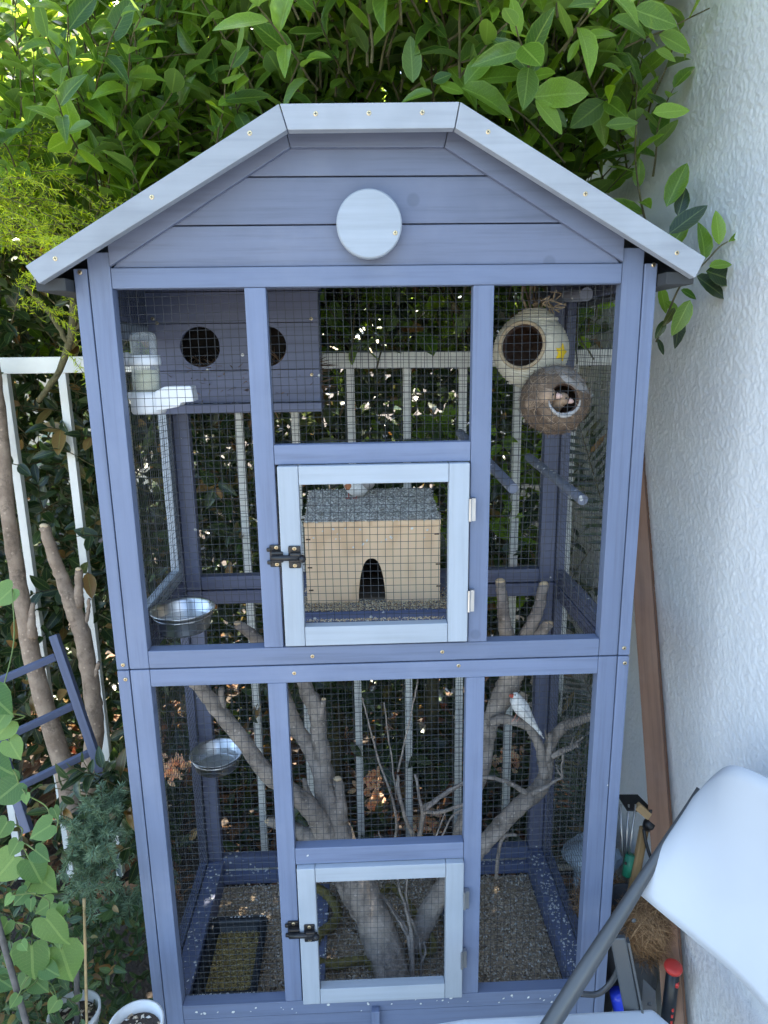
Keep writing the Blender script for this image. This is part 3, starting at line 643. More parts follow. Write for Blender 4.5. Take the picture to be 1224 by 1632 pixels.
# front edge where the top plane meets the pixel row 974
yy_ = atz(595, 974, sz0).y
MB().box((-.17, yy_, sz0-.020), (.19, D-T-.022, sz0-.0002)).build('board', m_blued, sh, bevel=.001)
MB().box((-.17, yy_-.014, sz0-.030), (.19, yy_-.0005, sz0-.004)).build('front_lip', m_blued, sh, bevel=.001)
n = 5200; P = np.stack([NR.uniform(-.168, .188, n), yy_+np.abs(NR.normal(0, .05, n))+.001, np.full(n, sz0+.001)+NR.uniform(0, .004, n)], -1); P[:, 1] = np.minimum(P[:, 1], .38)
leaves_mesh('seed', P, NR.standard_normal((n, 3))*[1, 1, .3], NR.standard_normal((n, 3))*[.4, .4, 0]+[0, 0, 1], NR.uniform(.003, .0055, n), T_CH, m_seedm, sh)
n = 500; P = np.stack([NR.uniform(-.12, .12, n), NR.uniform(.0105, .02, n), np.full(n, 1.0535)], -1)
leaves_mesh('seed', P, NR.standard_normal((n, 3))*[1, 1, .3], np.tile([0., 0, 1], (n, 1)), NR.uniform(.0025, .004, n), T_CH, m_seedm, sh)
HY = .19; h0 = at(490, 962, HY); h1 = at(701, 958, HY); ht = at(595, 830, HY).z; hx0, hx1, hz0 = h0.x, h1.x, sz0+.0015
hut = thing('plywood_hut', ((hx0+hx1)/2, HY+.1, hz0), 'plywood hut with arched doorway and seed strewn flat lid on the shelf', 'hut')
HB = .385
apx, apz = at(592, 888, HY).x, at(592, 890, HY).z; aw = (at(615, 955, HY).x-at(572, 955, HY).x)/2
N = 40; poly = [(hx0, hz0), (apx-aw, hz0)]
arch = []
for i in range(N+1):
    t_ = -1+2*i/N; arch.append((apx+aw*t_*(1 if abs(t_) < 1 else 1), hz0+(apz-hz0)*(1-abs(t_)**2.6)**.55 if abs(t_) < 1 else hz0))
mb = MB(); zt2 = ht-.010
for i in range(N): (xa, za), (xb, zb2) = arch[i], arch[i+1]; mb.prism([(xa, za), (xb, zb2), (xb, zt2), (xa, zt2)], HY, HY+.009)
mb.prism([(hx0, hz0), (apx-aw, hz0), (apx-aw, zt2), (hx0, zt2)], HY, HY+.009); mb.prism([(apx+aw, hz0), (hx1, hz0), (hx1, zt2), (apx+aw, zt2)], HY, HY+.009)
mb.build('front', m_ply, hut)
MB().box((hx0, HY+.0095, hz0), (hx0+.009, HB, zt2)).build('side', m_ply, hut); MB().box((hx1-.009, HY+.0095, hz0), (hx1, HB, zt2)).build('side', m_ply, hut)
MB().box((hx0+.0095, HB-.009, hz0), (hx1-.0095, HB, zt2)).build('back', m_dark, hut); MB().box((hx0+.0095, HY+.0095, hz0+.0005), (hx1-.0095, HB-.0095, hz0+.006)).build('floor', m_seedd, hut)  # back is near black, the doorway's shade put into its colour
SL = .024
lidm = MB().box((hx0-.001, HY-.003, zt2+.001), (hx1+.001, HB+.002, ht)); lidm.v = [(x, y, z+SL*(y-HY)/(HB-HY)) for x, y, z in lidm.v]; lidm.build('lid', m_ply, hut, bevel=.001)
lidm = MB().box((hx0, HB-.009, zt2), (hx1, HB, zt2+SL-.001)); lidm.build('back_rail', m_ply, hut)
n = 5200; P = np.stack([NR.uniform(hx0, hx1, n), NR.uniform(HY-.002, HB, n), np.full(n, ht+.0008)], -1); P[:, 2] += SL*(P[:, 1]-HY)/(HB-HY)
m_lidc = chips_mat('lid_husks', [(0, (.26, .23, .20)), (.35, (.62, .60, .55)), (.95, (.88, .87, .84))])
leaves_mesh('seed_husks', P, NR.standard_normal((n, 3))*[1, 1, .2], NR.standard_normal((n, 3))*[.3, .3, 0]+[0, 0, 1], NR.uniform(.004, .009, n), T_CH, m_lidc, hut)
lidm = MB().box((hx0, HY-.001, ht+.0002), (hx1, HB, ht+.0010)); lidm.v = [(x, y, z+SL*(y-HY)/(HB-HY)) for x, y, z in lidm.v]; lidm.build('lid_dust', simple('grey_dust', (.50, .48, .44), .95, 0, .4, 150), hut)
mb = MB()
for px, py in ((491, 860), (494, 905), (496, 941), (696, 851), (698, 899), (699, 934)):
    p = at(px, py, HY-.0006); mb.box((p.x-.0045, p.y, p.z-.0014), (p.x+.0045, p.y+.001, p.z+.0014))
mb.build('nail', simple('rusty_nail', (.08, .04, .025), .8), hut)['kind'] = 'stuff'
droppings(hut, 22, lambda: ((U(hx0, hx1), HY-.0035 if R.random() < .0 else HY-.0003, U(zt2-.05, zt2-.002)), (0, -1, 0)), .0035)
# hanging coir ball with hole
def shell(name, c, r, axis, hole, mat, par, disp, t=.008, sv=72, su_=110):
    """hollow ball open at the hole, wall thickness t"""
    th0 = math.asin(hole/r); prof = []
    for i in range(sv+1): a = th0+(math.pi-th0)*i/sv; prof.append((max(1e-5, r*math.sin(a)), r*math.cos(a)))
    inner = [(max(1e-5, (r-t)*math.sin(a)), (r-t)*math.cos(a)) for a in [math.pi-(math.pi-th0)*i/24 for i in range(25)]]
    rim = [(hole+t*.15, r*math.cos(th0)+.0015), (hole-t*.1, (r-t*.5)*math.cos(th0))]
    c = Vector(c); pr = inner+rim[::-1]+prof
    ni = len(inner)+2
    m = MB(); m.lathe(pr, (0, 0, 0), axis, su_); nv = []
    for k, v in enumerate(m.v):
        v = Vector(v)
        if k >= ni*su_: v = v+v.normalized()*disp(v)
        nv.append(c+v)
    m.v = [tuple(v) for v in nv]; m.f = [f[::-1] for f in m.f]
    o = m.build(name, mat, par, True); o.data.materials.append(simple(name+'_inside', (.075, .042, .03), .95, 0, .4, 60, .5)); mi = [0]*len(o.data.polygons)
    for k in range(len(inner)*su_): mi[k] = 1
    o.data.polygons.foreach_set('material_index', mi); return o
bc = at(846, 559, .20); br = 59*depth(bc)/F
m_coir = simple('cream_coir_cord', (.62, .58, .47), .9, 0, .12, 90, .6, 500, .001)
cb = thing('cord_nest_ball', bc, 'cream cord wrapped hanging nest ball with a yellow star on its side', 'nest ball')
shell('ball', bc, br, (-.58, -1, .20), .039, m_coir, cb, lambda v: .0011*math.sin((v.z+.12*v.x)*1250+1.2*math.sin(v.x*40)), t=.010, sv=150, su_=150)
m = MB(); ax = Vector((-.58, -1, .20)).normalized(); u = ax.orthogonal().normalized(); w = ax.cross(u); hc = bc+ax*math.sqrt(br**2-.039**2)
m.tube([hc+ax*.001+(u*math.cos(k*.157)+w*math.sin(k*.157))*.0405 for k in range(41)], .0034, 10, cap=False); m.build('rim', m_rope, cb, True)
m = MB(); tp = bc+Vector((.004, 0, br*.86))
for j in range(4): m.tube([tp+Vector((math.cos(k*.262)*(.040-.007*j), math.sin(k*.262)*(.040-.007*j), j*.0052-.003)) for k in range(25)], .0040, 8, cap=False)
m.build('neck_coil', m_coir, cb, True)
pt = at(852, 470, .30); m = MB()
for dx in (-.012, .004, .012):
    m.tube(crom([tp+Vector((dx, 0, .008)), tp+Vector((dx*1.4, .02, .035)), pt+Vector((dx-.012, .0, -.010)), pt+Vector((dx-.012, -.002, .016)), pt+Vector((dx-.002, .02, .014)), tp+Vector((dx*.5+.006, .03, .02))], 6), .0022, 6)
for k in range(14): a = tp+Vector((U(-.0, .04), U(-.02, .01), U(0, .03))); m.tube(crom([a, a+Vector((U(-.01, .02), 0, U(0, .02))), a+Vector((U(-.01, .03), 0, U(-.02, .02)))], 4), .0013, 5)
m.build('hanging_string', m_rope, cb, True)
# star: 5-point, laid on the ball surface
sc_ = at(893, 562, .15); sdir = (Vector((sc_.x, 0, sc_.z))-Vector((bc.x, 0, bc.z))); nx = sdir.x/br; nzc = sdir.z/br; sn = Vector((nx, -math.sqrt(max(.05, 1-nx*nx-nzc*nzc)), nzc)).normalized()
u = sn.cross(Vector((0, 0, 1))).normalized(); w = u.cross(sn); sv_ = []
for k in range(10):
    a = math.pi/2+k*math.pi/5+.2; rr = .0165 if k % 2 == 0 else .0085; q = u*math.cos(a)*rr+w*math.sin(a)*rr; d_ = (sn*br+q).normalized(); sv_.append(bc+d_*(br+.0022))
m = MB(); cc = bc+sn*(br+.0026); m.add([cc]+sv_+[v-(v-bc).normalized()*.003 for v in sv_], [(0, (k+1) % 10+1, k+1) for k in range(10)]+[(k+1, (k+1) % 10+1, (k+1) % 10+11, k+11) for k in range(10)]); m.build('star', m_yellow, cb)
# coconut nest
nc = at(884, 638, .115); nr = 54*depth(nc)/F
m_coco, nt, bs = newmat('coconut_husk'); co = coords(nt); n1 = nz(nt, 40, 6, co, .7); n2 = nz(nt, 14, 4, co)
c_ = ramp(nt, n1, [(.3, (.085, .055, .038)), (.7, (.27, .19, .13))])
sx = nt.nodes.new('ShaderNodeSeparateXYZ'); nt.links.new(co, sx.inputs[0])
msk = math_(nt, 'MULTIPLY', math_(nt, 'GREATER_THAN', math_(nt, 'ADD', math_(nt, 'MULTIPLY', sx.outputs[2], 14.0), math_(nt, 'ADD', math_(nt, 'MULTIPLY', n2, 1.1), math_(nt, 'MULTIPLY', sx.outputs[0], 4.0))), 1.05), .75)
nt.links.new(mix(nt, msk, c_, (.42, .40, .38)), bs.inputs['Base Color']); bs.inputs['Roughness'].default_value = .9; bump(nt, bs, n1, 1.0, .005)
cn = thing('coconut_nest', nc, 'brown coconut shell nest with a round hole holding two finches', 'nest')
cax = Vector((.03, -1, .10)).normalized()
shell('shell', nc, nr, cax, .0265, m_coco, cn, lambda v: .0008*math.sin(v.x*260+v.z*140)+R.uniform(-.0005, .0005), t=.009, sv=60, su_=90)
m = MB(); u = cax.cross(Vector((0,0,1))).normalized(); w = u.cross(cax); hc = nc+cax*(math.sqrt(nr**2-.0265**2)+.001)
m.tube([hc+(u*math.cos(a)+w*math.sin(a))*.0272-cax*.001 for a in [math.pi*(1.02+.96*k/24) for k in range(25)]], [.0010+.0032*math.sin(math.pi*k/24)*U(.6, 1.1) for k in range(25)], 8, rough=.3); m.build('soiled_rim', simple('soiled_rim', (.42, .41, .40), .9, 0, .35, 120, .6, 300), cn, True)
P, Dn, Nn, Zn = [], [], [], []
for k in range(2400):
    v = Vector((R.gauss(0,1), R.gauss(0,1), R.gauss(0,1))).normalized()
    if v.dot(cax) > .80: continue
    tt = v.cross(Vector((R.gauss(0,1), R.gauss(0,1), R.gauss(0,1)))).normalized(); P.append(nc+v*(nr+.0005)); Dn.append(tt+v*U(.05, .35)); Nn.append(v); Zn.append(U(.008, .026))
leaves_mesh('husk_fibre', np.array([tuple(p) for p in P]), np.array([tuple(p) for p in Dn]), np.array([tuple(p) for p in Nn]), np.array(Zn), leaf_tpl(.055, 0, .25, rows=(0, .3, .7, 1)), chips_mat('husk_fibres', [(0, (.09, .055, .035)), (.9, (.46, .34, .24))]), cn)
m = MB(); q = at(945, 630, .13)
m.tube([nc+Vector((nr*.8, 0, .006)), q], .003, 8); m.tube([at(925, 618, .12), at(930, 645, .12)], .002, 6); m.tube([at(934, 636, .12), at(944, 628, .12)], .0035, 6); m.build('hanging_bolt', m_galv, cn, True)
# birds
def bird(name, label, spine, rad, cat, mat, beak, eye, parts=(), group=None):
    """spine: Vector points tail to head; beak (tip point, mat, radius); eye list of points"""
    t = thing(name, spine[len(spine)//2], label, cat, group); q = crom([(*p, r) for p, r in zip(spine, rad)], 5)
    m = MB(); m.tube([a[:3] for a in q], [max(.0004, a[3]) for a in q], 20); m.build('body', mat, t, True)
    hd = spine[-2]; m = MB(); bt, bm, brr = beak; bd = (bt-hd).normalized(); L_ = (bt-hd).length
    m.tube([bt-bd*L_*.62, bt-bd*L_*.30, bt-bd*L_*.10, bt], [brr*1.15, brr*.9, brr*.5, .0002], 10); m.build('beak', bm, t, True)
    for e in eye: MB().ball(e, .0017, 8).build('eye', m_eye, t, True)
    return t
BYY = .27
sp = [at(x, y, BYY) for x, y in ((862, 1170), (853, 1158), (842, 1143), (831, 1128), (824, 1117), (820.5, 1110), (817, 1108))]
wb = bird('white_finch', 'white finch with a red beak perched on the forked branch lower right', sp, [.0035, .0055, .0115, .0175, .0155, .0115, .0065], 'bird', m_white, (at(811.5, 1108, BYY-.004), m_beak, .0048), [at(821, 1107.5, BYY-.0135)])
for s, o_ in ((-1, 0), ):
    m = MB(); m.tube(crom([sp[4]+Vector((.006, -.012, -.004)), sp[3]+Vector((.004, -.0145, .0)), sp[2]+Vector((.002, -.010, .002)), sp[1]+Vector((.004, -.005, .002))], 5), [.003, .005, .0065, .0075, .0082, .0085, .0085, .008, .0075, .007, .006, .005, .004, .003, .0022, .001], 12, flat=.45); m.build('wing', m_white, wb, True)
m = MB(); m.tube([sp[1]+Vector((0, 0, 0)), at(866, 1176, BYY)], [.005, .0042], 8, flat=.35); m.build('tail', m_white, wb, True)
m = MB(); fp = at(822, 1145, BYY)
for dx in (-.004, .006): m.tube([sp[3]+Vector((dx-.006, -.002, -.010)), fp+Vector((dx, -.003, .002)), fp+Vector((dx-.006, -.009, -.002))], .0011, 6)
m.build('leg', m_leg, wb, True)
for i, (px, py, dy, lab, m_, s) in enumerate(((875, 630, .070, 'left brown finch looking out of the coconut nest', m_brownf, 1.12), (896, 636, .080, 'right brown finch further back inside the coconut nest', m_brownf, 1.0))):
    h = at(px, py, dy); f_ = Vector((.8, -.42, -.05)) if i == 0 else Vector((.75, -.35, -.2)); f_.normalize(); b0 = h+Vector((-.018, .03, -.016))
    if i: b0 = h+Vector((-.010, .03, -.014))
    bird('brown_finch', lab, [b0+Vector((-.004, .012, 0)), b0, h+Vector((-.006, .008, -.006)), h, h+f_*.007, h+f_*.0105], [.006*s, .016*s, .0135*s, .0118*s, .0088*s, .005*s], 'bird', m_, (h+f_*.0205*s, m_pinkb, .0048*s), [h+Vector((.0035, -.0105*s, .002))], group='finches in the coconut nest')
zc = at(566, 771, .335); hzz = ht+.001+SL*(.325-HY)/(HB-HY)
zb_ = [zc+Vector((.045, .02, .014)), zc+Vector((.028, .01, .012)), Vector((zc.x+.012, zc.y, hzz+.022)), Vector((zc.x-.004, zc.y-.004, hzz+.024)), Vector((zc.x-.014, zc.y-.008, hzz+.036)), Vector((zc.x-.018, zc.y-.010, hzz+.045)), Vector((zc.x-.025, zc.y-.014, hzz+.045))]
zf = bird('zebra_finch', 'grey and white finch with orange cheek standing on the hut lid', zb_, [.004, .008, .018, .018, .013, .0115, .007], 'bird', m_white, (zb_[-1]+Vector((-.009, -.008, -.001)), m_beak, .0048), [zb_[5]+Vector((-.003, -.011, .002))])
MB().ball(zb_[3]+Vector((-.008, -.009, .004)), .011, 10, (1, .8, 1)).build('cheek', m_orange, zf, True); MB().ball(zb_[2]+Vector((.010, -.004, .006)), .014, 10, (1.4, .9, .8)).build('wing', m_greyf, zf, True)
m = MB()
for dx in (-.010, .006):
    a = Vector((zb_[3].x+dx, zb_[3].y-.004, hzz+.001)); m.tube([a+Vector((0, 0, .010)), a], .0012, 6)
    for k in (-1, 0, 1): m.tube([a, a+Vector((-.003+k*.004, -.009, .0))], .0009, 5)
m.build('leg', m_beak, zf, True)
# black tray
TZ = .209; m = MB(); tw = [atz(300, 1588, TZ), atz(386, 1584, TZ), atz(413, 1459, TZ+.03), atz(338, 1459, TZ+.03)]
tx0, tx1, ty0, ty1 = -.383, -.252, .030, .235
tr = thing('black_tray', ((tx0+tx1)/2, (ty0+ty1)/2, TZ), 'black plastic tray of yellowish feed on the left of the aviary floor', 'tray')
m = MB(); h = .042; w_ = .013
def rr(x0, x1, y0, y1, r, z, k=5):
    o = []
    for cx_, cy_, a0 in ((x1-r, y0+r, -90), (x1-r, y1-r, 0), (x0+r, y1-r, 90), (x0+r, y0+r, 180)):
        for i in range(k+1): a = math.radians(a0+90*i/k); o.append((cx_+r*math.cos(a), cy_+r*math.sin(a), z))
    return o
loops = [rr(tx0+.012, tx1-.012, ty0+.012, ty1-.012, .010, TZ), rr(tx0+.004, tx1-.004, ty0+.004, ty1-.004, .014, TZ+h*.8), rr(tx0, tx1, ty0, ty1, .016, TZ+h-.004), rr(tx0+.001, tx1-.001, ty0+.001, ty1-.001, .016, TZ+h), rr(tx0+.013, tx1-.013, ty0+.013, ty1-.013, .012, TZ+h+.0005), rr(tx0+.016, tx1-.016, ty0+.016, ty1-.016, .010, TZ+h-.006), rr(tx0+.021, tx1-.021, ty0+.021, ty1-.021, .008, TZ+.004)]
nl = len(loops[0]); vs = [p for l in loops for p in l]; fs = [(i*nl+k, i*nl+(k+1) % nl, (i+1)*nl+(k+1) % nl, (i+1)*nl+k) for i in range(len(loops)-1) for k in range(nl)]; fs += [tuple(range(nl-1, -1, -1)), tuple(range(len(loops)*nl-nl, len(loops)*nl))]
m.add(vs, fs); m.build('pan', m_blackp, tr, True)
MB().box((tx0+.017, ty0+.017, TZ+.006), (tx1-.017, ty1-.017, TZ+.016)).build('feed_bed', simple('yellow_feed', (.27, .20, .07), .95, 0, .45, 130, .5, 200), tr)
n = 2200; P = np.stack([NR.uniform(tx0+.018, tx1-.018, n), NR.uniform(ty0+.018, ty1-.018, n), np.full(n, TZ+.0165)], -1)
leaves_mesh('feed', P, NR.standard_normal((n, 3))*[1, 1, .3], NR.standard_normal((n, 3))*[.4, .4, 0]+[0, 0, 1], NR.uniform(.003, .008, n), T_CH, chips_mat('feed_chips', [(0, (.10, .07, .03)), (.5, (.30, .23, .08)), (.97, (.5, .42, .2))]), tr)
droppings(tr, 50, lambda: ((U(tx0+.002, tx1-.002), R.choice((ty0+.006, ty1-.006)), TZ+h+.0006), (0, 0, 1)), .003)
# low blue divider blocks on the floor seen through the lower door
for px0, px1, lab in ((-.150, -.118, 'blue speckled block on the floor behind the left of the lower door'), (.150, .182, 'blue speckled block on the floor behind the right of the lower door')):
    bk = thing('floor_block', ((px0+px1)/2, .2, .21), lab, 'block'); MB().box((px0, .05, .208), (px1, .34, .236)).build('bar', m_blued, bk, bevel=.002)
    droppings(bk, 60, lambda: ((U(px0, px1), U(.05, .34), .236), (0, 0, 1)), .0035)
# olive rope
def rope(label, rows):
    t = thing('moss_rope', at(*rows[0][:3]), label, 'rope', 'olive fuzzy ropes on the aviary floor'); m = MB(); limb(m, rows, 12, .25, 8, wob=.001); m.build('strand', m_moss, t, True)
    q = crom([tuple(at(*r[:3])) for r in rows], 14); P = []; Dd = []
    for p in q:
        for _ in range(26): v = NR.standard_normal(3); v /= np.linalg.norm(v); P.append(np.array(p)+v*.006); Dd.append(v)
    leaves_mesh('fuzz', np.array(P), np.array(Dd), NR.standard_normal((len(P), 3)), NR.uniform(.004, .009, len(P)), leaf_tpl(.12, 0, .1, rows=(0, .4, 1)), chips_mat('fuzz_c_'+label[:6], [(0, (.09, .075, .03)), (.9, (.27, .23, .09))]), t)
rope('long olive rope zigzagging beside the thick trunk behind the lower door', [(498, 1412, .30, 6), (520, 1425, .28, 7), (537, 1450, .25, 7), (533, 1470, .22, 7), (508, 1490, .18, 7), (503, 1505, .16, 6)])
rope('lower olive rope lying across the floor in front of the trunk base', [(500, 1532, .12, 6), (540, 1537, .115, 7), (580, 1529, .12, 7), (597, 1545, .10, 7)])
rope('short olive rope tuft right of the trunk near the twigs', [(605, 1425, .28, 5), (630, 1418, .29, 5), (690, 1500, .16, 6), (668, 1525, .13, 5)])
# branches
def branch_thing(label, runs, mat, group=None, cuts=()):
    t = thing('branch', at(*runs[0][-1][:3]), label, 'branch', group)
    for rows in runs:
        m = MB(); mean = sum(r[3] for r in rows)/len(rows); limb(m, rows, 16 if mean > 6 else 7, .085 if mean > 6 else .10, 7 if mean > 4 else 5, wob=.0012); m.build('limb' if mean > 5 else 'twig', mat, t, True)
    for px, py, Y, r in cuts: MB().ball(at(px, py, Y), r*depth(at(px, py, Y))/F, 6, (1, .6, .6)).build('cut_end', m_cut, t)
    return t
branch_thing('thick forked grey branch leaning up left from behind the lower door', [
    [(540, 1344, .24, 29), (565, 1405, .20, 29), (592, 1460, .16, 28), (615, 1520, .11, 28), (632, 1575, .07, 28), (640, 1605, .05, 28)],
    [(481, 1070, .33, 10), (488, 1100, .32, 12), (504, 1130, .31, 14), (509, 1171, .30, 13), (515, 1236, .28, 17), (528, 1295, .26, 22), (541, 1350, .235, 28)],
    [(296, 1070, .12, 10), (318, 1094, .13, 11), (351, 1135, .15, 12), (390, 1184, .17, 12.5), (429, 1236, .19, 13), (475, 1269, .21, 14), (507, 1305, .23, 17), (535, 1355, .23, 22)],
    [(378, 995, .24, 7), (402, 1012, .25, 9), (428, 1045, .27, 11), (452, 1110, .29, 12), (470, 1155, .30, 12), (492, 1190, .30, 12), (508, 1225, .29, 13)],
    [(427, 1309, .30, 6), (450, 1315, .29, 10), (475, 1325, .28, 11), (505, 1340, .26, 14), (535, 1365, .24, 16)],
    [(538, 1243, .25, 8), (543, 1270, .25, 8), (543, 1310, .24, 12)],
    [(516, 1116, .30, 4), (509, 1145, .30, 7)], [(353, 1097, .14, 4), (352, 1112, .15, 6), (356, 1128, .15, 6)], [(484, 1240, .27, 3), (490, 1265, .26, 6), (505, 1292, .25, 8)]],
    m_bark, 'cut branches set up inside the aviary', ((378, 993, .235, 6), (427, 1309, .295, 6), (538, 1241, .245, 7), (516, 1114, .30, 4)))
branch_thing('thinner right hand branch rising from the floor to a leafless crown beside the white finch', [
    [(655, 1520, .15, 12), (668, 1490, .17, 16), (695, 1435, .20, 17), (735, 1385, .23, 16), (769, 1347, .26, 13), (808, 1304, .28, 13), (836, 1277, .29, 13), (858, 1258, .30, 13), (870, 1232, .30, 11), (873, 1205, .30, 10), (880, 1180, .30, 9), (898, 1158, .29, 8), (922, 1149, .27, 6.5), (950, 1139, .25, 5.5)],
    [(868, 1240, .29, 8), (862, 1200, .29, 7.5), (854, 1177, .28, 7), (840, 1157, .28, 7.5), (817, 1148, .28, 7.5), (797, 1146, .29, 7.5), (783, 1150, .30, 7)],
    [(874, 1212, .29, 6), (876, 1190, .28, 4.5), (877, 1168, .28, 4)],
    [(880, 1205, .28, 5), (898, 1196, .27, 4.5), (922, 1187, .26, 3.5)], [(905, 1193, .27, 2), (918, 1184, .265, 1.5), (930, 1174, .26, 1.2)], [(909, 1188, .27, 1.5), (914, 1174, .27, 1)],
    [(873, 1195, .29, 2.2), (872, 1180, .29, 1.8), (869, 1164, .29, 1.2)],
    [(840, 1264, .27, 4), (815, 1250, .26, 4), (800, 1243, .26, 3.2), (768, 1239, .25, 3), (735, 1250, .25, 3), (715, 1262, .25, 4), (690, 1278, .25, 3), (676, 1290, .25, 4), (668, 1340, .25, 4)],
    [(848, 1264, .27, 4.5), (868, 1256, .26, 3.5), (884, 1245, .26, 2.2), (896, 1238, .26, 1.8), (895, 1225, .26, 1.5), (897, 1205, .26, 1.8), (893, 1198, .26, 1.5)], [(896, 1238, .26, 1.6), (886, 1222, .265, 1.3)],
    [(790, 1400, .25, 3), (800, 1338, .26, 3), (823, 1330, .26, 2.5)]],
    m_bark, 'cut branches set up inside the aviary')
branch_thing('tall grey branch with two sawn stubs standing behind the upper right opening', [
    [(725, 1350, .33, 10), (745, 1290, .33, 10), (762, 1250, .33, 10), (774, 1216, .33, 10), (777, 1180, .33, 11), (785, 1143, .33, 14), (800, 1112, .33, 17), (816, 1075, .33, 18), (822, 1040, .33, 18)],
    [(797, 925, .33, 8), (801, 960, .33, 9), (805, 1000, .33, 11), (818, 1045, .33, 15)], [(867, 930, .33, 8), (858, 970, .33, 9), (843, 1005, .33, 11), (826, 1045, .33, 15)], [(875, 992, .32, 8), (862, 1008, .32, 9), (838, 1040, .33, 12)]],
    m_bark, 'cut branches set up inside the aviary', ((797, 926, .325, 8), (867, 930, .325, 7), (875, 993, .315, 7), (784, 1147, .305, 5)))
tw_rows = [[(630, 1345, .22, 2), (629, 1290, .22, 2), (600, 1200, .22, 1.6), (583, 1135, .22, 1.3), (577, 1110, .22, 1)], [(632, 1270, .22, 1.5), (620, 1180, .22, 1.2), (612, 1120, .22, 1)], [(634, 1230, .22, 1.5), (650, 1160, .22, 1.3), (663, 1100, .22, 1.2), (666, 1080, .22, 1)],
    [(662, 1340, .21, 4), (645, 1300, .21, 3), (635, 1260, .21, 3.2), (634, 1235, .21, 2)], [(665, 1350, .21, 4), (674, 1300, .21, 3.2), (668, 1270, .21, 2.5), (662, 1235, .21, 2.2)], [(676, 1292, .21, 3), (705, 1268, .21, 3), (740, 1245, .21, 2.2)],
    [(676, 1295, .21, 3), (705, 1293, .21, 3), (740, 1282, .21, 3)], [(700, 1340, .21, 1.6), (722, 1300, .21, 1.6), (745, 1285, .21, 1.2)], [(690, 1345, .21, 1.5), (712, 1290, .21, 1)],
    [(612, 1346, .22, 1), (603, 1325, .22, 1)],
    [(657, 1575, .07, 4), (655, 1520, .10, 4), (648, 1485, .13, 4), (625, 1450, .17, 3.8), (605, 1425, .20, 3), (585, 1405, .22, 2.5), (560, 1385, .24, 2)], [(658, 1570, .07, 3), (658, 1510, .10, 3), (650, 1460, .14, 2.6), (638, 1420, .18, 2), (632, 1395, .20, 1.6)], [(668, 1580, .07, 2.5), (672, 1540, .09, 2.5), (668, 1500, .12, 2), (652, 1455, .15, 1.8), (648, 1405, .19, 1.4), (662, 1345, .21, 3)], [(672, 1535, .09, 2), (678, 1518, .10, 2), (676, 1500, .11, 1.6)], [(650, 1490, .12, 2.5), (632, 1462, .15, 2), (618, 1440, .17, 1.5)]]
branch_thing('spray of fine bare twigs standing between the two thick branches', tw_rows, m_bark)
# ================================================================ RIGHT SIDE CLUTTER
pk = thing('timber_plank', at(1095, 1640, .02), 'long brown timber plank leaning against the white wall', 'plank')
a, b = at(1087, 1700, -.04), at(1020, 640, .46); a.x = min(a.x, .585); b.x = min(b.x, .599)
board('plank', a, b, .040, .017, (.82, -.57, 0), m_plank, pk, .0008)
board('plank_edge', a+Vector((.0175, .004, 0)), b+Vector((.0175, .004, 0)), .012, .016, (.82, .57, 0), m_plank, pk, .0008)
# garden tools
hk = thing('garden_hoe', at(1030, 1400, .10), 'old hoe with black iron head and wooden handle standing head up by the plank', 'hoe')
m = MB(); y_ = .16; v = [at(985, 1266, y_), at(1016, 1266, y_+.02), at(1038, 1288, y_-.01), at(1034, 1293, y_-.02), at(1000, 1290, y_-.03)]
m.add(v+[p-Vector((0, -.002, .005)) for p in v], [(0,1,2,3,4), (9,8,7,6,5)]+[(i, i+5, (i+1) % 5+5, (i+1) % 5) for i in range(5)]); m.build('blade', m_black, hk)
m = MB(); m.lathe([(.0001, .0), (.011, .0), (.013, .012), (.010, .022), (.0001, .022)], at(1032, 1318, y_-.02), (.1, -.5, 1), 16); m.tube([at(1035, 1290, y_-.02), at(1048, 1320, y_-.01), at(1062, 1330, y_)], [.006, .007, .005], 8)
m.build('socket', m_black, hk, True)
board('ferrule', at(1015, 1284, y_-.02), at(1040, 1305, y_-.02), .016, .012, (0, 0, 1), m_ash, hk)
board('handle', at(1027, 1318, y_), at(1004, 1440, .14), .018, .014, (1, 0, 0), m_ash, hk, .004)
cl = thing('black_cable', at(1045, 1350, .12), 'looped black cable hanging over the hoe head', 'cable')
m = MB(); m.tube(crom([tuple(at(*p)) for p in ((1026, 1322, .13), (1030, 1345, .12), (1040, 1375, .11), (1052, 1400, .10), (1060, 1350, .12), (1045, 1318, .13), (1068, 1330, .14), (1075, 1360, .14))], 8), .0035, 8); m.build('cord', m_blackp, cl, True)
hr_ = thing('hand_rake', at(1000, 1385, .10), 'small hand rake with steel tines and green socket beside the aviary post', 'hand rake')
for k, (x0_, x1_) in enumerate(((989, 992), (1002, 997), (1013, 1002))):
    m = MB(); m.tube([at(x0_, 1282, .14), at(x1_, 1365, .10)], .0022, 6); m.build('tine', m_galv, hr_, True)
m = MB(); m.tube([at(1004, 1362, .10), at(998, 1395, .095)], [.010, .009], 14); m.build('socket', m_green, hr_, True)
MB().ball(at(997, 1376, .088), .003, 6).build('hole', m_hole, hr_)
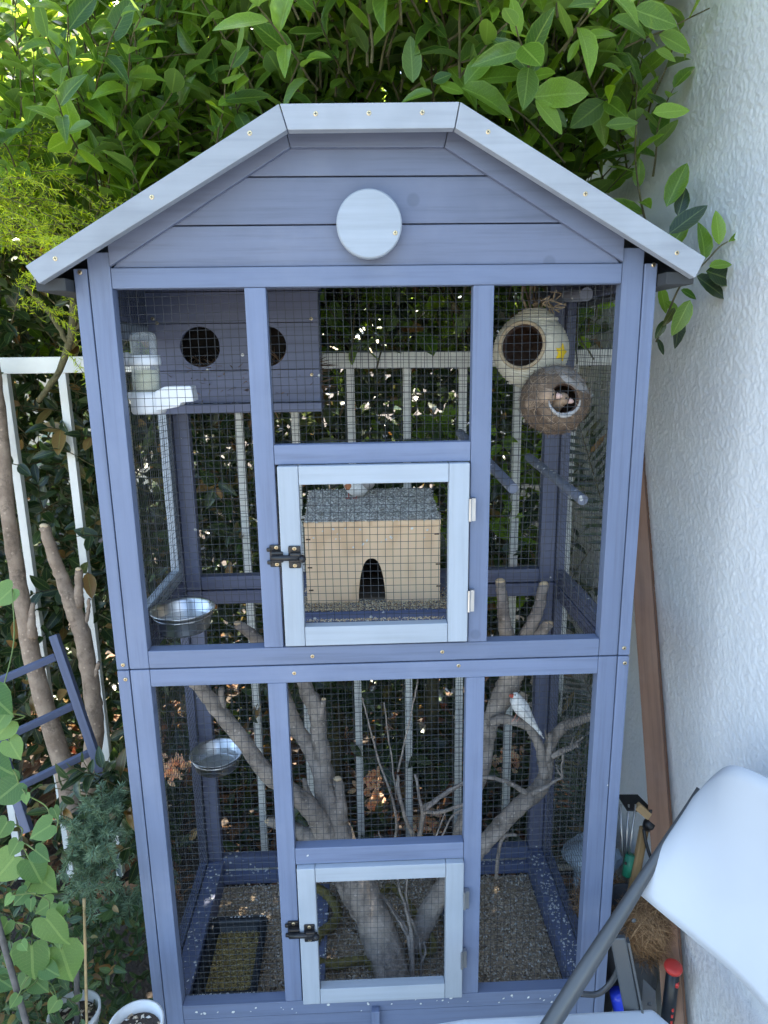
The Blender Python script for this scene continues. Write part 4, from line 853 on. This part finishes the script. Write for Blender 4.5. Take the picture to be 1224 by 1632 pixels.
# coir liner
def coir(label, px, py, Y, rx, rz):
    c = at(px, py, Y); t = thing('coir_liner', c, label, 'coir', 'coconut fibre liners'); MB().ball(c, 1, 12, (rx*.86, rx*.6, rz*.88)).build('core', simple('coir_dark', (.16, .085, .04), .95, 0, .4, 60, .8, 90, .006), t, True)
    n = 5200; v = NR.standard_normal((n, 3)); v /= np.linalg.norm(v, axis=1, keepdims=True); P = np.array(c)+v*[rx*.9, rx*.65, rz*.9]*NR.uniform(.88, 1.06, (n, 1))
    tg = np.cross(v, NR.standard_normal((n, 3))); tg /= np.linalg.norm(tg, axis=1, keepdims=True)
    P[:, 0] = np.minimum(P[:, 0], .60)
    leaves_mesh('fibre', P, tg+v*.35, v, NR.uniform(.015, .055, n), leaf_tpl(.022, 0, .3, rows=(0, .25, .5, .75, 1)), chips_mat('coir_'+label[:5], [(0, (.16, .08, .035)), (.9, (.46, .28, .14))]), t)
coir('shaggy brown coir liner hanging under the white chair back', 1028, 1480, .06, .045, .070)
coir('brown coir liner pressed behind the right aviary post', 962, 1450, .20, .075, .085)
# plastic bag behind
bg_ = at(945, 1375, .30); t = thing('plastic_bag', bg_, 'crumpled blue white plastic bag behind the lower right side mesh', 'bag')
m = MB(); m.ball((0, 0, 0), 1, 12); m.v = [(bg_.x+x*.06*(1+.25*math.sin(5*z+3*y)), bg_.y+y*.08*(1+.2*math.sin(7*x)), bg_.z+z*.065*(1+.2*math.sin(6*x+4*y))) for x, y, z in m.v]; m.build('bag', m_bag, t)
# red-capped tool
rt = thing('pruning_saw', at(1070, 1600, .0), 'black handled tool with a round red cap standing in the corner', 'tool')
a, b = at(1073, 1543, -.01), at(1058, 1680, .0); 
m = MB(); m.tube([a, a*.5+b*.5, b], [.0145, .0155, .016], 16, flat=.8); m.build('handle', m_blackp, rt, True)
m = MB(); m.tube([a+(a-b).normalized()*x for x in (-.004, .002, .006, .008)], [.0155, .0175, .0165, .010], 24); m.build('cap', m_red, rt, True)
m = MB(); m.tube([a+(b-a)*.10+Vector((.004, -.0135, 0)), a+(b-a)*.14+Vector((.003, -.0135, 0))], .004, 10); m.build('red_button', m_red, rt, True)
for k in range(5): MB().tube([a+(b-a)*(.38+.07*k)+Vector((.0, -.0145, 0)), a+(b-a)*(.41+.07*k)+Vector((.0, -.0145, 0))], .0025, 6).build('red_mark', m_red, rt)
bk = thing('grey_bucket', at(1030, 1620, .12), 'dark grey bucket standing behind the chair leg', 'bucket'); c = at(1035, 1640, .10)
m = MB(); m.lathe([(.0001, -.25), (.055, -.25), (.062, .055), (.066, .06), (.060, .06), (.052, -.24), (.0001, -.24)], (.535, .10, .30), seg=32); m.build('pail', simple('grey_plastic', (.06, .065, .075), .5), bk, True)
bo = thing('spray_bottle', at(985, 1610, -.02), 'clear bottle with bright blue cap low beside the right post', 'bottle'); c = at(985, 1588, .02)
m = MB(); m.lathe([(.0001, .012), (.014, .012), (.016, .0), (.018, -.03), (.0001, -.03)], c, (-.3, .2, 1), 20); m.build('cap', m_bluepl, bo, True)
m = MB(); m.lathe([(.0001, -.031), (.022, -.033), (.026, -.06), (.026, -.15), (.0001, -.15)], c, (-.3, .2, 1), 24); m.build('bottle_body', m_glass, bo, True)
# folding chair
chd = thing('folding_chair', (.3, -.4, .02), 'white plastic folding chair with charcoal tubular legs in the lower right foreground', 'chair')
cols = [[(1015, 1421, -.155), (1040, 1370, -.15), (1080, 1312, -.14), (1109, 1270, -.13)],
        [(1045, 1446, -.185), (1070, 1378, -.18), (1108, 1300, -.17), (1134, 1241, -.16)],
        [(1110, 1500, -.24), (1130, 1420, -.24), (1150, 1320, -.23), (1166, 1220, -.22)],
        [(1175, 1556, -.30), (1190, 1470, -.30), (1205, 1350, -.29), (1215, 1236, -.28)],
        [(1260, 1650, -.37), (1275, 1530, -.37), (1285, 1400, -.36), (1290, 1278, -.35)],
        [(1420, 1810, -.45), (1430, 1650, -.45), (1440, 1480, -.44), (1440, 1370, -.43)]]
G = [[np.array(at(*p)) for p in c] for c in cols]; G = [crom(c, 5) for c in G]; rows_ = list(zip(*G)); rows_ = [crom(r, 5) for r in rows_]
G = np.array(rows_); ni, nj = G.shape[:2]
G[:, :, 0] = np.minimum(G[:, :, 0], .60)
du = np.gradient(G, axis=0); dv = np.gradient(G, axis=1); nn = np.cross(du, dv); nn /= np.linalg.norm(nn, axis=2, keepdims=True)
# rounded rim: shrink the thickness at the border
ed = np.minimum.outer(np.minimum(np.arange(ni), ni-1-np.arange(ni)), np.full(nj, 99)); ed = np.minimum(ed, np.minimum(np.arange(nj), nj-1-np.arange(nj))[None, :])
th = .0042*np.clip(ed/1.2+.45, 0, 1)[:, :, None]; A_, B_ = G+nn*th, G-nn*th
vs = np.concatenate([A_.reshape(-1, 3), B_.reshape(-1, 3)]).tolist(); o_ = ni*nj; fs = []
for i in range(ni-1):
    for j in range(nj-1): k = i*nj+j; fs += [(k, k+1, k+nj+1, k+nj), (o_+k, o_+k+nj, o_+k+nj+1, o_+k+1)]
bd = [j for j in range(nj)]+[i*nj+nj-1 for i in range(1, ni)]+[(ni-1)*nj+j for j in range(nj-2, -1, -1)]+[i*nj for i in range(ni-2, 0, -1)]
for i in range(len(bd)): p_, q_ = bd[i], bd[(i+1) % len(bd)]; fs.append((p_, p_+o_, q_+o_, q_))
m = MB(); m.add(vs, fs); m.build('backrest', m_chair, chd, True)
m = MB(); lA, lB = at(1116, 1258, -.12), at(800, 1755, -.27); q = [tuple(lA.lerp(lB, k/20)) for k in range(21)]
dz = [.0065 if i < 6 else .0125 for i in range(len(q))]; dz = [.0062+.0072*min(1, max(0, (i-1)/11)) for i in range(len(q))]
m.tube(q, dz, 16, flat=1.0); m.build('front_leg', m_tube, chd, True)
p = at(905, 1602, -.222); m = MB(); m.lathe([(.0001, .0035), (.004, .003), (.0052, 0)], p, (-.2, -1, .3), 16); m.build('rivet', m_tube, chd, True)
board('rear_leg', at(984, 1492, -.15), at(1015, 1650, -.20), .026, .012, (1, -.3, 0), m_tube, chd, .003)
board('rear_leg_flange', at(1001, 1498, -.152), at(1030, 1645, -.204), .004, .020, (1, -.3, 0), m_tube, chd, .001)
m = MB(); m.tube(crom([tuple(at(*p)) for p in ((925, 1584, -.13), (952, 1584, -.13), (972, 1568, -.13), (985, 1545, -.13), (1000, 1500, -.13))], 6), .0048, 10); m.build('cross_bar', m_tube, chd, True)
for px, py in ((1000, 1555), (1035, 1600), (1010, 1467)): MB().ball(at(px, py, -.172), .004, 8, (1, .5, 1)).build('rivet', m_tube, chd, True)
m = MB(); m.add([at(1025, 1560, -.14), at(1045, 1580, -.145), at(1047, 1622, -.155), at(1022, 1625, -.155)]+[at(1025, 1560, -.134), at(1045, 1580, -.139), at(1047, 1622, -.149), at(1022, 1625, -.149)], [(3,2,1,0), (4,5,6,7), (0,1,5,4), (1,2,6,5), (2,3,7,6), (3,0,4,7)]); m.build('bracket', m_tube, chd)
# seat
sa, sb = at(680, 1632, -.18), at(1062, 1606, -.16); zs = .435; q0 = atz(672, 1634, zs); q1 = atz(740, 1623, zs); q2 = atz(1040, 1607, zs); q3 = atz(1078, 1640, zs)
ou = [q0, q1, q2, q3, q3+Vector((.01, -.30, 0)), q0+Vector((0, -.30, 0))]; ou = [tuple(o)[:2] for o in ou]
m = MB(); k = len(ou); m.add([(x, y, zs) for x, y in ou]+[(x, y, zs-.022) for x, y in ou], [tuple(range(k-1, -1, -1)), tuple(range(k, 2*k))]+[(i, (i+1) % k, (i+1) % k+k, i+k) for i in range(k)]); m.build('seat', m_chair, chd, bevel=.005)
# ================================================================ LEFT SIDE THINGS
tr_ = thing('blue_rack', at(120, 1240, .22), 'blue grey slatted wooden frame leaning among the plants left of the aviary', 'rack')
board('post', at(86, 1012, .25), at(172, 1262, .17), .017, .015, (1, 0, 0), m_rack, tr_); board('post', at(-45, 1055, .16), at(45, 1325, .08), .017, .015, (1, 0, 0), m_rack, tr_)
for a, b in (((-30, 1097), (88, 1047)), ((-2, 1180), (116, 1125)), ((22, 1258), (146, 1198))): board('slat', at(*a, .17), at(*b, .24), .014, .012, (0, 0, 1), m_rack, tr_)
# small sawn trunks
def trunk(label, runs, cuts=()):
    t = thing('tree_trunk', at(*runs[0][-1][:3]), label, 'trunk', None)
    for rows in runs: m = MB(); limb(m, rows, 14, .05, 6, wob=.0015); m.build('trunk' if rows is runs[0] else 'branch', m_bark2, t, True)
    for px, py, Y, r in cuts: MB().ball(at(px, py, Y), r*depth(at(px, py, Y))/F, 6, (1, .6, .6)).build('cut_end', m_cut, t)
trunk('tan bare trunk rising at the left edge behind the blue slatted frame', [[(-12, 560, .52, 9), (2, 690, .52, 10), (14, 820, .50, 11), (30, 930, .49, 12), (48, 1030, .48, 13), (70, 1120, .46, 14), (100, 1220, .44, 15), (125, 1330, .40, 16)], [(52, 960, .48, 3), (50, 990, .47, 6), (52, 1015, .47, 8)]])
trunk('forked grey trunk with jagged sawn tops between the fence picket and the aviary', [[(70, 838, .45, 8), (80, 870, .45, 9), (95, 912, .45, 10), (112, 955, .44, 12), (128, 1000, .44, 13), (138, 1050, .43, 13), (148, 1110, .42, 13), (150, 1180, .40, 14), (140, 1260, .38, 15)],
    [(125, 908, .44, 6), (126, 935, .44, 6.5), (124, 965, .44, 9)], [(103, 962, .44, 2.5), (113, 990, .44, 3.5), (128, 1012, .44, 5)], [(142, 955, .44, 2.5), (140, 975, .44, 3), (134, 1000, .44, 4)], [(157, 1055, .42, 3), (152, 1075, .42, 4), (147, 1095, .42, 6)]], ((70, 838, .445, 7), (125, 907, .435, 5)))
# pots and stakes
def pot(px, py, Y, r, label):
    c = at(px, py, Y); t = thing('plant_pot', (c.x, c.y, c.z-.12), label, 'pot', 'round white plant pots'); h = .12
    MB().lathe([(.0001, -h), (r*.7, -h), (r*.92, -.012), (r*1.0, -.012), (r*1.02, 0), (r*.93, .001), (r*.88, -.02), (r*.85, -.03), (.0001, -.03)], c, seg=40).build('pot', m_pot, t, True)
    MB().lathe([(.0001, -.018), (r*.87, -.02)], c, seg=24).build('soil', m_soil, t, True)
    n = 60; a = NR.uniform(0, 6.28, n); q = r*.8*np.sqrt(NR.random(n)); P = np.stack([c.x+q*np.cos(a), c.y+q*np.sin(a), np.full(n, c.z-.018)], -1)
    leaves_mesh('pebbles', P, NR.standard_normal((n, 3))*[1, 1, .2], np.tile([0., 0, 1], (n, 1)), NR.uniform(.006, .013, n), T_CH, m_chip, t)
pot(216, 1632, -.17, .044, 'front white pot with pebbled soil at the foot of the aviary'); pot(118, 1612, -.06, .045, 'white pot half hidden under the vine leaves with stakes in it')
def stake(label, a, b, r, mat, nodes=0):
    t = thing('stake', at(*b), label, 'stake'); m = MB(); A, B = at(*a), at(*b); q = [A.lerp(B, k/12) for k in range(13)]; m.tube(q, [r*(1+(.18 if nodes and k % 4 == 0 else 0)) for k in range(13)], 9); m.build('cane', mat, t, True)
stake('thin bamboo cane standing upright in the hidden white pot', (134, 1432, -.07), (139, 1660, -.09), .0024, m_stake, 1)
stake('short grey stake left of the bamboo cane', (122, 1545, -.05), (123, 1650, -.07), .005, m_greystake); stake('grey slanting stake at the lower left corner', (-8, 1455, -.14), (50, 1660, -.16), .005, m_greystake)
# ================================================================ FOLIAGE
T_F = leaf_tpl(.46, .14, .12); T_F2 = leaf_tpl(.44, .22, .2); T_B = leaf_tpl(.46, .14, .10, rows=(0, .25, .55, .82, 1.0)); T_H = heart_tpl()
lm = {}
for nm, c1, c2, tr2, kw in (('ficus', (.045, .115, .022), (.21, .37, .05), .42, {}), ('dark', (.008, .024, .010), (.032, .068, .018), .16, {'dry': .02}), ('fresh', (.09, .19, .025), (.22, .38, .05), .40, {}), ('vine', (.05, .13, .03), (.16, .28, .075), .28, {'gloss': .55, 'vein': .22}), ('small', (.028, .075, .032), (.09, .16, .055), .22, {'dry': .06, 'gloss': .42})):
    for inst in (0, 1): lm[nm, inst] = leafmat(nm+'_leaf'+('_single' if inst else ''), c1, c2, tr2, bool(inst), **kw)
VAR = ((1, .14, .12), (.88, .26, .30), (1.12, .08, .02), (.95, .30, .45), (1.05, .18, -.12))
pr = {k: [leaf_proto(leaf_tpl(.46*a, b, c), lm[k, 1]) for a, b, c in VAR] for k in ('ficus', 'dark', 'fresh', 'small')}; pr['ficus2'] = [leaf_proto(leaf_tpl(.44*a, b, c), lm['ficus', 1]) for a, b, c in VAR]; prh = leaf_proto(T_H, lm['vine', 1])
def over_roof(x, y):
    # photograph area above the roof line
    if y < 160: return True
    if x < 445: return y < 165+(445-x)*.64
    if x > 733: return y < 162+(x-733)*.63
    return False
def vol(x0, x1, y0, y1, z0, z1, cond=None):
    def f():
        for _ in range(200):
            p = (U(x0, x1), y0+(y1-y0)*R.random()**1.25, U(z0, z1))
            if in_cage(p, .04): continue
            if cond and not cond(p): continue
            return p
        return None
    return f
def top_cond(p):  # hedge crown gets thin and lower towards the left
    return p[2] < 1.84+max(0, (p[0]+.88))*1.25
# right ficus, overhanging the roof
A1 = shoots(330, vol(-.12, .60, .10, .55, 1.70, 2.30, lambda p: (p[2] > 1.93 or p[1] > .5 or p[0] > .5) and (p[0] < .38 or p[1] > .33)), .070, 9, up=(-.1, -.45, 1), spread=.7, slen=.24)
A2 = shoots(620, vol(-.2, .60, .5, 1.05, 1.45, 2.5), .072, 9, up=(-.1, -.3, 1), spread=.8, slen=.26)
plant('ficus_shrub', (.3, .8, 0), 'large leaved ficus shrub overhanging the right half of the aviary roof beside the white wall', 'shrub',
      [(*A1, T_F, lm['ficus', 0], pr['ficus']), (*A2, T_F, lm['ficus', 0], pr['ficus'])], m_twig, 'shrubs behind the aviary', 300, over_roof, .0016,
      [[(740, 30, .5, 5), (725, 110, .5, 5), (720, 200, .5, 6), (722, 320, .55, 7)], [(900, 200, .5, 4), (880, 320, .5, 5), (870, 500, .55, 6)], [(830, 70, .45, 3), (780, 110, .5, 4), (735, 140, .5, 5)]])
B1 = shoots(580, vol(-1.25, .0, .34, .90, 1.70, 2.35, top_cond), .068, 10, up=(.15, -.3, 1), spread=.75, slen=.26)
B2 = shoots(420, vol(-1.4, .0, .85, 1.25, 1.45, 2.45, top_cond), .068, 9, up=(.1, -.2, 1), spread=.85, slen=.26)
plant('hedge_shrub', (-.6, .8, 0), 'bushy green shrub with narrower leaves filling the space above the left roof slope', 'shrub',
      [(*B1, T_F2, lm['ficus', 0], pr['ficus2']), (*B2, T_F2, lm['ficus', 0], pr['ficus2'])], m_twig, 'shrubs behind the aviary', 300, over_roof, .0014,
      [[(230, 20, .55, 4), (245, 150, .55, 5), (265, 280, .6, 6)], [(350, 30, .6, 4), (395, 160, .6, 5), (420, 260, .6, 6)], [(520, 20, .6, 4), (560, 120, .6, 5), (590, 200, .6, 6)]])
# dark hedge behind the fence
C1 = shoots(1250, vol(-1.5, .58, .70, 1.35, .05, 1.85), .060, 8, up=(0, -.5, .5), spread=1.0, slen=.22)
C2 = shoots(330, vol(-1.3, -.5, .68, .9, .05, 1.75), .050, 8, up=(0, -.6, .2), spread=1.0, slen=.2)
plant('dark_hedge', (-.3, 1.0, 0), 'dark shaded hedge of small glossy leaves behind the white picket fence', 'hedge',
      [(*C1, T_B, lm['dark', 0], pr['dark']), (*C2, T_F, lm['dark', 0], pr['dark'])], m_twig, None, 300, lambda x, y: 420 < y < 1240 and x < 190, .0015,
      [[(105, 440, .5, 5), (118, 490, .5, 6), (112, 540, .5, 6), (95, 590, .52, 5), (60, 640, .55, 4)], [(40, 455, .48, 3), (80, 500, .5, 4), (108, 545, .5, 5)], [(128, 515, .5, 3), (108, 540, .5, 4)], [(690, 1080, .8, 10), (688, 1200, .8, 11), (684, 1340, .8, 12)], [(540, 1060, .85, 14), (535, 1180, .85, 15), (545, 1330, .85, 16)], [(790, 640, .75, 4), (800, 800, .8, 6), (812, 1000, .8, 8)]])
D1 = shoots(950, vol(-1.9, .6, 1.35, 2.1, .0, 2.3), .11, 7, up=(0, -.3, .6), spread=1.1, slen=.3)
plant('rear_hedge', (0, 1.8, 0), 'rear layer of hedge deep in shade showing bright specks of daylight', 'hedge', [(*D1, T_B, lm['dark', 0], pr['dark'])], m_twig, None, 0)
# hero sprig at right near the wall
def sprig(name, label, stem, leaves, mk, cat='branch', Wd=.0016, tplname=None):
    t = thing(name, at(*stem[0]), label, cat); m = MB(); q = crom([tuple(at(*p)) for p in stem], 6); m.tube(q, [Wd*(1.3-.7*i/len(q)) for i in range(len(q))], 7); m.build('stem', m_twig, t, True)
    for i, (x0_, y0_, x1_, y1_, Y, dy, wf) in enumerate(leaves):
        a, b = at(x0_, y0_, Y), at(x1_, y1_, Y+dy); d = b-a; L = d.length; k = mk[i % len(mk)]
        nr_ = Vector((U(-.3, .3), -1, U(.2, .9)))
        leaf_objs(pr[k][R.choice((0, 0, 2, 1))] if isinstance(k, str) else k, np.array([tuple(a)]), np.array([tuple(d)]), np.array([tuple(nr_)]), [L], t, flat=[wf])
    return t
sprig('ficus_sprig', 'ficus sprig with dark and lime leaves poking out beyond the right roof end', [(1046, 545, .20), (1066, 495, .17), (1088, 450, .14), (1122, 420, .12), (1145, 395, .11), (1160, 385, .10)],
  [(1122, 415, 1124, 350, .12, 0, 1.1), (1066, 373, 1128, 326, .14, 0, .9), (1146, 390, 1143, 334, .11, 0, .95), (1160, 386, 1210, 350, .11, 0, .55), (1130, 425, 1168, 418, .10, 0, 1.2), (1125, 432, 1175, 447, .115, .01, 1.3), (1110, 440, 1158, 475, .12, .01, 1.2), (1085, 462, 1112, 475, .13, 0, 1.1), (1100, 478, 1072, 535, .12, 0, 1.0), (1075, 490, 1060, 520, .15, 0, 1.1), (1078, 500, 1086, 558, .14, .01, 1.0), (1060, 510, 1045, 540, .17, 0, 1.0), (1048, 540, 1058, 566, .18, 0, .8),
   (1062, 330, 1098, 250, .2, 0, 1.0), (1080, 345, 1095, 295, .2, 0, 1.2), (1064, 400, 1098, 350, .18, 0, 1.0), (1060, 480, 1085, 500, .17, 0, .9), (1052, 455, 1062, 500, .2, 0, .8)], ['ficus', 'dark', 'fresh', 'fresh', 'fresh', 'dark', 'dark', 'ficus', 'ficus', 'dark', 'dark', 'dark', 'dark'])
sprig('ficus_sprig', 'spray of broad bright ficus leaves lying just over the roof ridge', [(900, 260, .30), (840, 190, .24), (760, 140, .20), (700, 120, .18)],
  [(850, 155, 942, 142, .10, 0, 1.2), (853, 160, 900, 210, .09, 0, 1.1), (745, 130, 848, 110, .13, 0, 1.1), (740, 135, 790, 75, .12, 0, 1.0), (735, 140, 830, 170, .10, 0, 1.15), (700, 135, 740, 148, .12, 0, 1.2), (658, 132, 654, 56, .12, 0, .95), (672, 20, 712, 60, .14, 0, 1.1), (690, 148, 640, 152, .10, 0, .9), (690, 130, 720, 118, .12, 0, 1.3), (1010, 15, 1080, 40, .10, 0, 1.25), (975, 30, 1040, 48, .14, 0, 1.0), (875, 60, 835, 60, .15, 0, 1.2), (798, 22, 850, 35, .15, 0, 1.0), (960, 105, 1000, 110, .14, 0, .9), (1050, 55, 1105, 80, .12, 0, 1.2), (1045, 80, 1080, 95, .16, 0, 1.2), (845, 130, 860, 85, .15, 0, .7), (965, 200, 1018, 195, .17, 0, .8), (1040, 180, 1100, 175, .14, 0, 1.1), (800, 180, 760, 160, .11, 0, 1.2), (930, 60, 985, 50, .15, 0, 1.0), (905, 100, 925, 55, .17, 0, .8)], ['fresh', 'fresh', 'ficus', 'fresh', 'ficus', 'fresh', 'fresh', 'ficus', 'fresh', 'ficus', 'ficus'])
# bright low shrub seen through the upper right opening
E1 = shoots(70, vol(.05, .5, .68, .95, .78, 1.25), .06, 8, up=(0, -.4, .8), spread=.8, slen=.2)
plant('lime_shrub', (.3, .8, 0), 'lime green shrub catching light behind the fence right of the upper door', 'shrub', [(*E1, T_F, lm['fresh', 0], pr['fresh'])], m_twig, None, 120)
# dried flower-like sunlit clusters behind
m_dryf = leafmat('dried_bract', (.80, .52, .30), (.95, .80, .60), .5, False, gloss=.7)
for px, py, Y, s, lab in ((680, 1315, .66, .045, 'large clump of dried orange bracts behind the fence bottom centre'), (275, 1225, .46, .030, 'clump of dried orange bracts left of the lower steel bowl'), (592, 1240, .68, .03, 'small dried orange clump behind the fence between two pickets'), (810, 1210, .66, .035, 'tall thin dried orange clump left of the rear corner post'), (905, 1270, .55, .04, 'dried orange clump outside the right side mesh'), (598, 1275, .7, .035, 'lower dried clump in shadow between the centre pickets')):
    c = at(px, py, Y); n = 70; P = np.array(c)+NR.normal(0, 1, (n, 3))*[s*.55, s*.4, s*.5]; t = thing('dried_bracts', c, lab, 'dried flowers', 'dried orange bracts behind the aviary')
    leaves_mesh('bract', P, NR.standard_normal((n, 3)), NR.standard_normal((n, 3)), NR.uniform(.014, .032, n), T_B, m_dryf, t)
# palm fronds outside right mesh
def frond(t, pts, nl, ll, mat, wd=.10, Wst=.002):
    q = crom(pts, 8); m = MB(); m.tube(q, [Wst*(1.2-.8*i/len(q)) for i in range(len(q))], 5); m.build('midrib', m_twig, t, True)
    P, Dd, N2 = [], [], []
    for i in range(nl):
        f = .1+.9*i/nl; k = min(len(q)-2, int(f*(len(q)-1))); p = np.array(q[k]); d = np.array(q[k+1])-p; d /= np.linalg.norm(d); sd2 = np.cross(d, [0, -1, .2]); sd2 /= np.linalg.norm(sd2)
        for s in (-1, 1): P.append(p); Dd.append(d*.8+s*sd2+np.array([0, 0, -.25])); N2.append([0, -1, .4])
    n = len(P); o = leaves_mesh('leaflets', np.array(P), np.array(Dd), np.array(N2, float), NR.uniform(.8, 1.1, n)*ll, leaf_tpl(wd, .1, .25, rows=(0, .3, .7, 1)), mat, t); return o
pf = thing('palm_plant', at(930, 1330, .50), 'dark palm with narrow fronds growing behind the lower right side mesh', 'palm')
for pts in (((950, 1360, .5), (915, 1300, .5), (895, 1230, .5), (870, 1180, .55)), ((950, 1350, .46), (935, 1280, .46), (920, 1200, .48), (890, 1130, .5)), ((960, 1340, .5), (950, 1250, .52), (955, 1150, .55), (930, 1080, .6)), ((940, 1380, .5), (900, 1340, .5), (880, 1310, .52), (860, 1300, .55)), ((1000, 900, .55), (960, 800, .55), (930, 700, .58), (900, 600, .62))):
    frond(pf, [tuple(at(*p)) for p in pts], 30, .075, lm['dark', 0], .14)
# asparagus ferns
m_asp = leafmat('asparagus_fern', (.26, .40, .03), (.55, .64, .08), .5, False, gloss=.6, vein=0); m_jun = leafmat('juniper_needle', (.07, .13, .085), (.22, .32, .21), .2, False, gloss=.6, vein=0)
T_N = (np.array([(0,-.04,0),(0,.04,0),(.5,.06,0),(1,0,0),(.5,-.06,0)], float), [(0,1,2,3,4)], np.zeros(5), np.zeros(5))
def fern(name, label, cat, roots, nst, ln, mat, nd, nside, sl, base_dir, spread=.5, droop=.6, group=None, wiggle=.25):
    t = thing(name, roots[0], label, cat, group); P, Dd, Sz = [], [], []; m = MB()
    for r_ in roots:
        for _ in range(nst):
            p = Vector(r_)+Vector((R.gauss(0, .015),)*1+(R.gauss(0, .015), R.gauss(0, .015))); d = (Vector(base_dir)+Vector((R.gauss(0, 1), R.gauss(0, 1), R.gauss(0, 1)))*spread).normalized(); q = [p.copy()]; L_ = ln*U(.6, 1.2); st = L_/14
            for j in range(14):
                d = (d+Vector((0, 0, -droop/14))).normalized(); p = p+d*st
                if in_cage(p, .03): break
                q.append(p.copy())
                side0 = d.cross(Vector((0, .3, 1))).normalized()
                for s in (-1, 1):
                    for _k in range(nside):
                        sd2 = (side0*s+d*.7+Vector((R.gauss(0, wiggle), R.gauss(0, wiggle), R.gauss(0, wiggle)))).normalized(); sl_ = sl*U(.6, 1.1)*(1-.5*j/14)
                        for w in range(nd):
                            b = p+sd2*sl_*(w+1)/nd; nd_ = (sd2+Vector((R.gauss(0, .8), R.gauss(0, .8), R.gauss(0, .8)))).normalized(); P.append(tuple(b)); Dd.append(tuple(nd_)); Sz.append(U(.6, 1.2))
            if len(q) > 2: m.tube(q, .0007, 4, cap=False)
    m.build('stems', m_twig, t)['kind'] = 'stuff'
    n = len(P); leaves_mesh('needles', np.array(P), np.array(Dd), NR.standard_normal((n, 3)), np.array(Sz)*(.011 if cat == 'fern' else .014), T_N, mat, t)
    return t
fern('asparagus_fern', 'sunlit yellow green asparagus fern arching in from the left edge below the hedge', 'fern', [at(-60, 300, .30), at(-40, 240, .32), at(-30, 380, .30), at(-20, 330, .28)], 6, .26, m_asp, 9, 1, .045, (1, -.1, .1), .35, .7)
fern('asparagus_fern', 'wisps of asparagus fern hanging below the left roof end', 'fern', [at(60, 400, .30), at(140, 330, .30), at(30, 470, .35), at(95, 545, .35)], 3, .20, m_asp, 9, 1, .035, (.8, 0, -.1), .45, .6)
fern('juniper_bush', 'blue green spiky juniper like bush left of the lower aviary post', 'bush', [at(135, 1325, .0), at(160, 1300, .02), at(185, 1330, .0), at(180, 1360, -.02), at(148, 1360, -.02), at(195, 1290, .02), at(165, 1385, -.02)], 13, .050, m_jun, 1, 6, .004, (0, -.3, .6), .8, .3)
fern('juniper_bush', 'small juniper sprigs hugging the outside of the left side mesh', 'bush', [Vector((-.53, .22, .42)), Vector((-.53, .16, .34)), Vector((-.52, .28, .30)), Vector((-.53, .24, .22))], 9, .08, m_jun, 1, 6, .004, (0, -.3, .6), .8, .3)
# small leaved shrub lower left
F1 = shoots(330, vol(-.86, -.475, -.13, .32, .08, .50, lambda p: p[2] < .42-max(0, -p[1])*.4-max(0, p[1])*.35 and not (p[1] < .06 and p[2] > .34 and p[0] > -.62)), .026, 9, up=(0, -.5, .3), spread=.9, slen=.14)
plant('creeping_shrub', (-.65, .1, 0), 'low shrub of small oval leaves tinged yellow and red at the foot of the aviary', 'shrub', [(*F1, T_F, lm['small', 0], pr['small'])], m_twig, None, 300, lambda x, y: y > 1150, .0009)
F2 = shoots(34, vol(-.55, -.47, .12, .35, .48, .70), .045, 7, up=(0, -.5, .5), spread=.9, slen=.15)
plant('glossy_shrub', (-.55, .2, 0), 'dark glossy shrub wedged between the blue slatted frame and the aviary', 'shrub', [(*F2, T_F2, lm['dark', 0], pr['dark'])], m_twig, None, 200)
# heart leaved vine
vt = thing('heart_leaved_vine', at(60, 1500, -.1), 'climbing vine of pale heart shaped leaves at the lower left', 'vine')
L0 = [(175, 405, 60), (30, 240, 78), (20, 565, 78), (235, 330, 28), (110, 270, 24), (150, 575, 62), (190, 625, 62), (190, 730, 50), (235, 830, 82), (135, 960, 84), (280, 970, 84), (85, 690, 45), (20, 1050, 45), (230, 940, 32), (100, 895, 22), (225, 1150, 40), (175, 510, 40), (-10, 130, 70), (60, 60, 50), (10, -20, 60), (-5, -140, 70), (20, -110, 45), (15, -590, 60), (0, -60, 55), (130, 720, 30), (60, 1130, 35), (215, 1000, 40), (260, 745, 34), (15, 820, 45), (170, 1060, 45), (45, 960, 38), (95, 1050, 40), (250, 880, 30), (10, 400, 50), (60, 480, 40), (35, 700, 30)]
P, Dd, Nn, Sz = [], [], [], []
for x, y, r in L0:
    px, py = x/2.661, 1172+y/2.661; Y = -.16+U(-.02, .07) if y > -200 else .1; a = math.radians(U(-150, -30)); rp = r/2.661
    b = at(px-math.cos(a)*rp*.8, py+math.sin(a)*rp*.8, Y); e = at(px+math.cos(a)*rp*1.1, py-math.sin(a)*rp*1.1, Y-.01); P.append(tuple(b)); Dd.append(tuple(e-b)); Nn.append((U(-.4, .4), -1, U(.3, 1.0))); Sz.append((e-b).length)
leaf_objs(prh, np.array(P), np.array(Dd), np.array(Nn), np.array(Sz), vt)
m = MB()
for i in range(len(P)):
    j = min((k for k in range(len(P)) if k != i), key=lambda k: (Vector(P[i])-Vector(P[k])).length+(0 if P[k][2] < P[i][2] else .2)); a, b = Vector(P[i]), Vector(P[j]); m.tube(crom([tuple(a), tuple((a+b)/2+Vector((U(-.015, .015), .02, -.01))), tuple(b)], 5), .0011, 5)
m.build('tendrils', simple('green_stem', (.16, .22, .06), .6), vt, True)['kind'] = 'stuff'
bpy.context.view_layer.update()
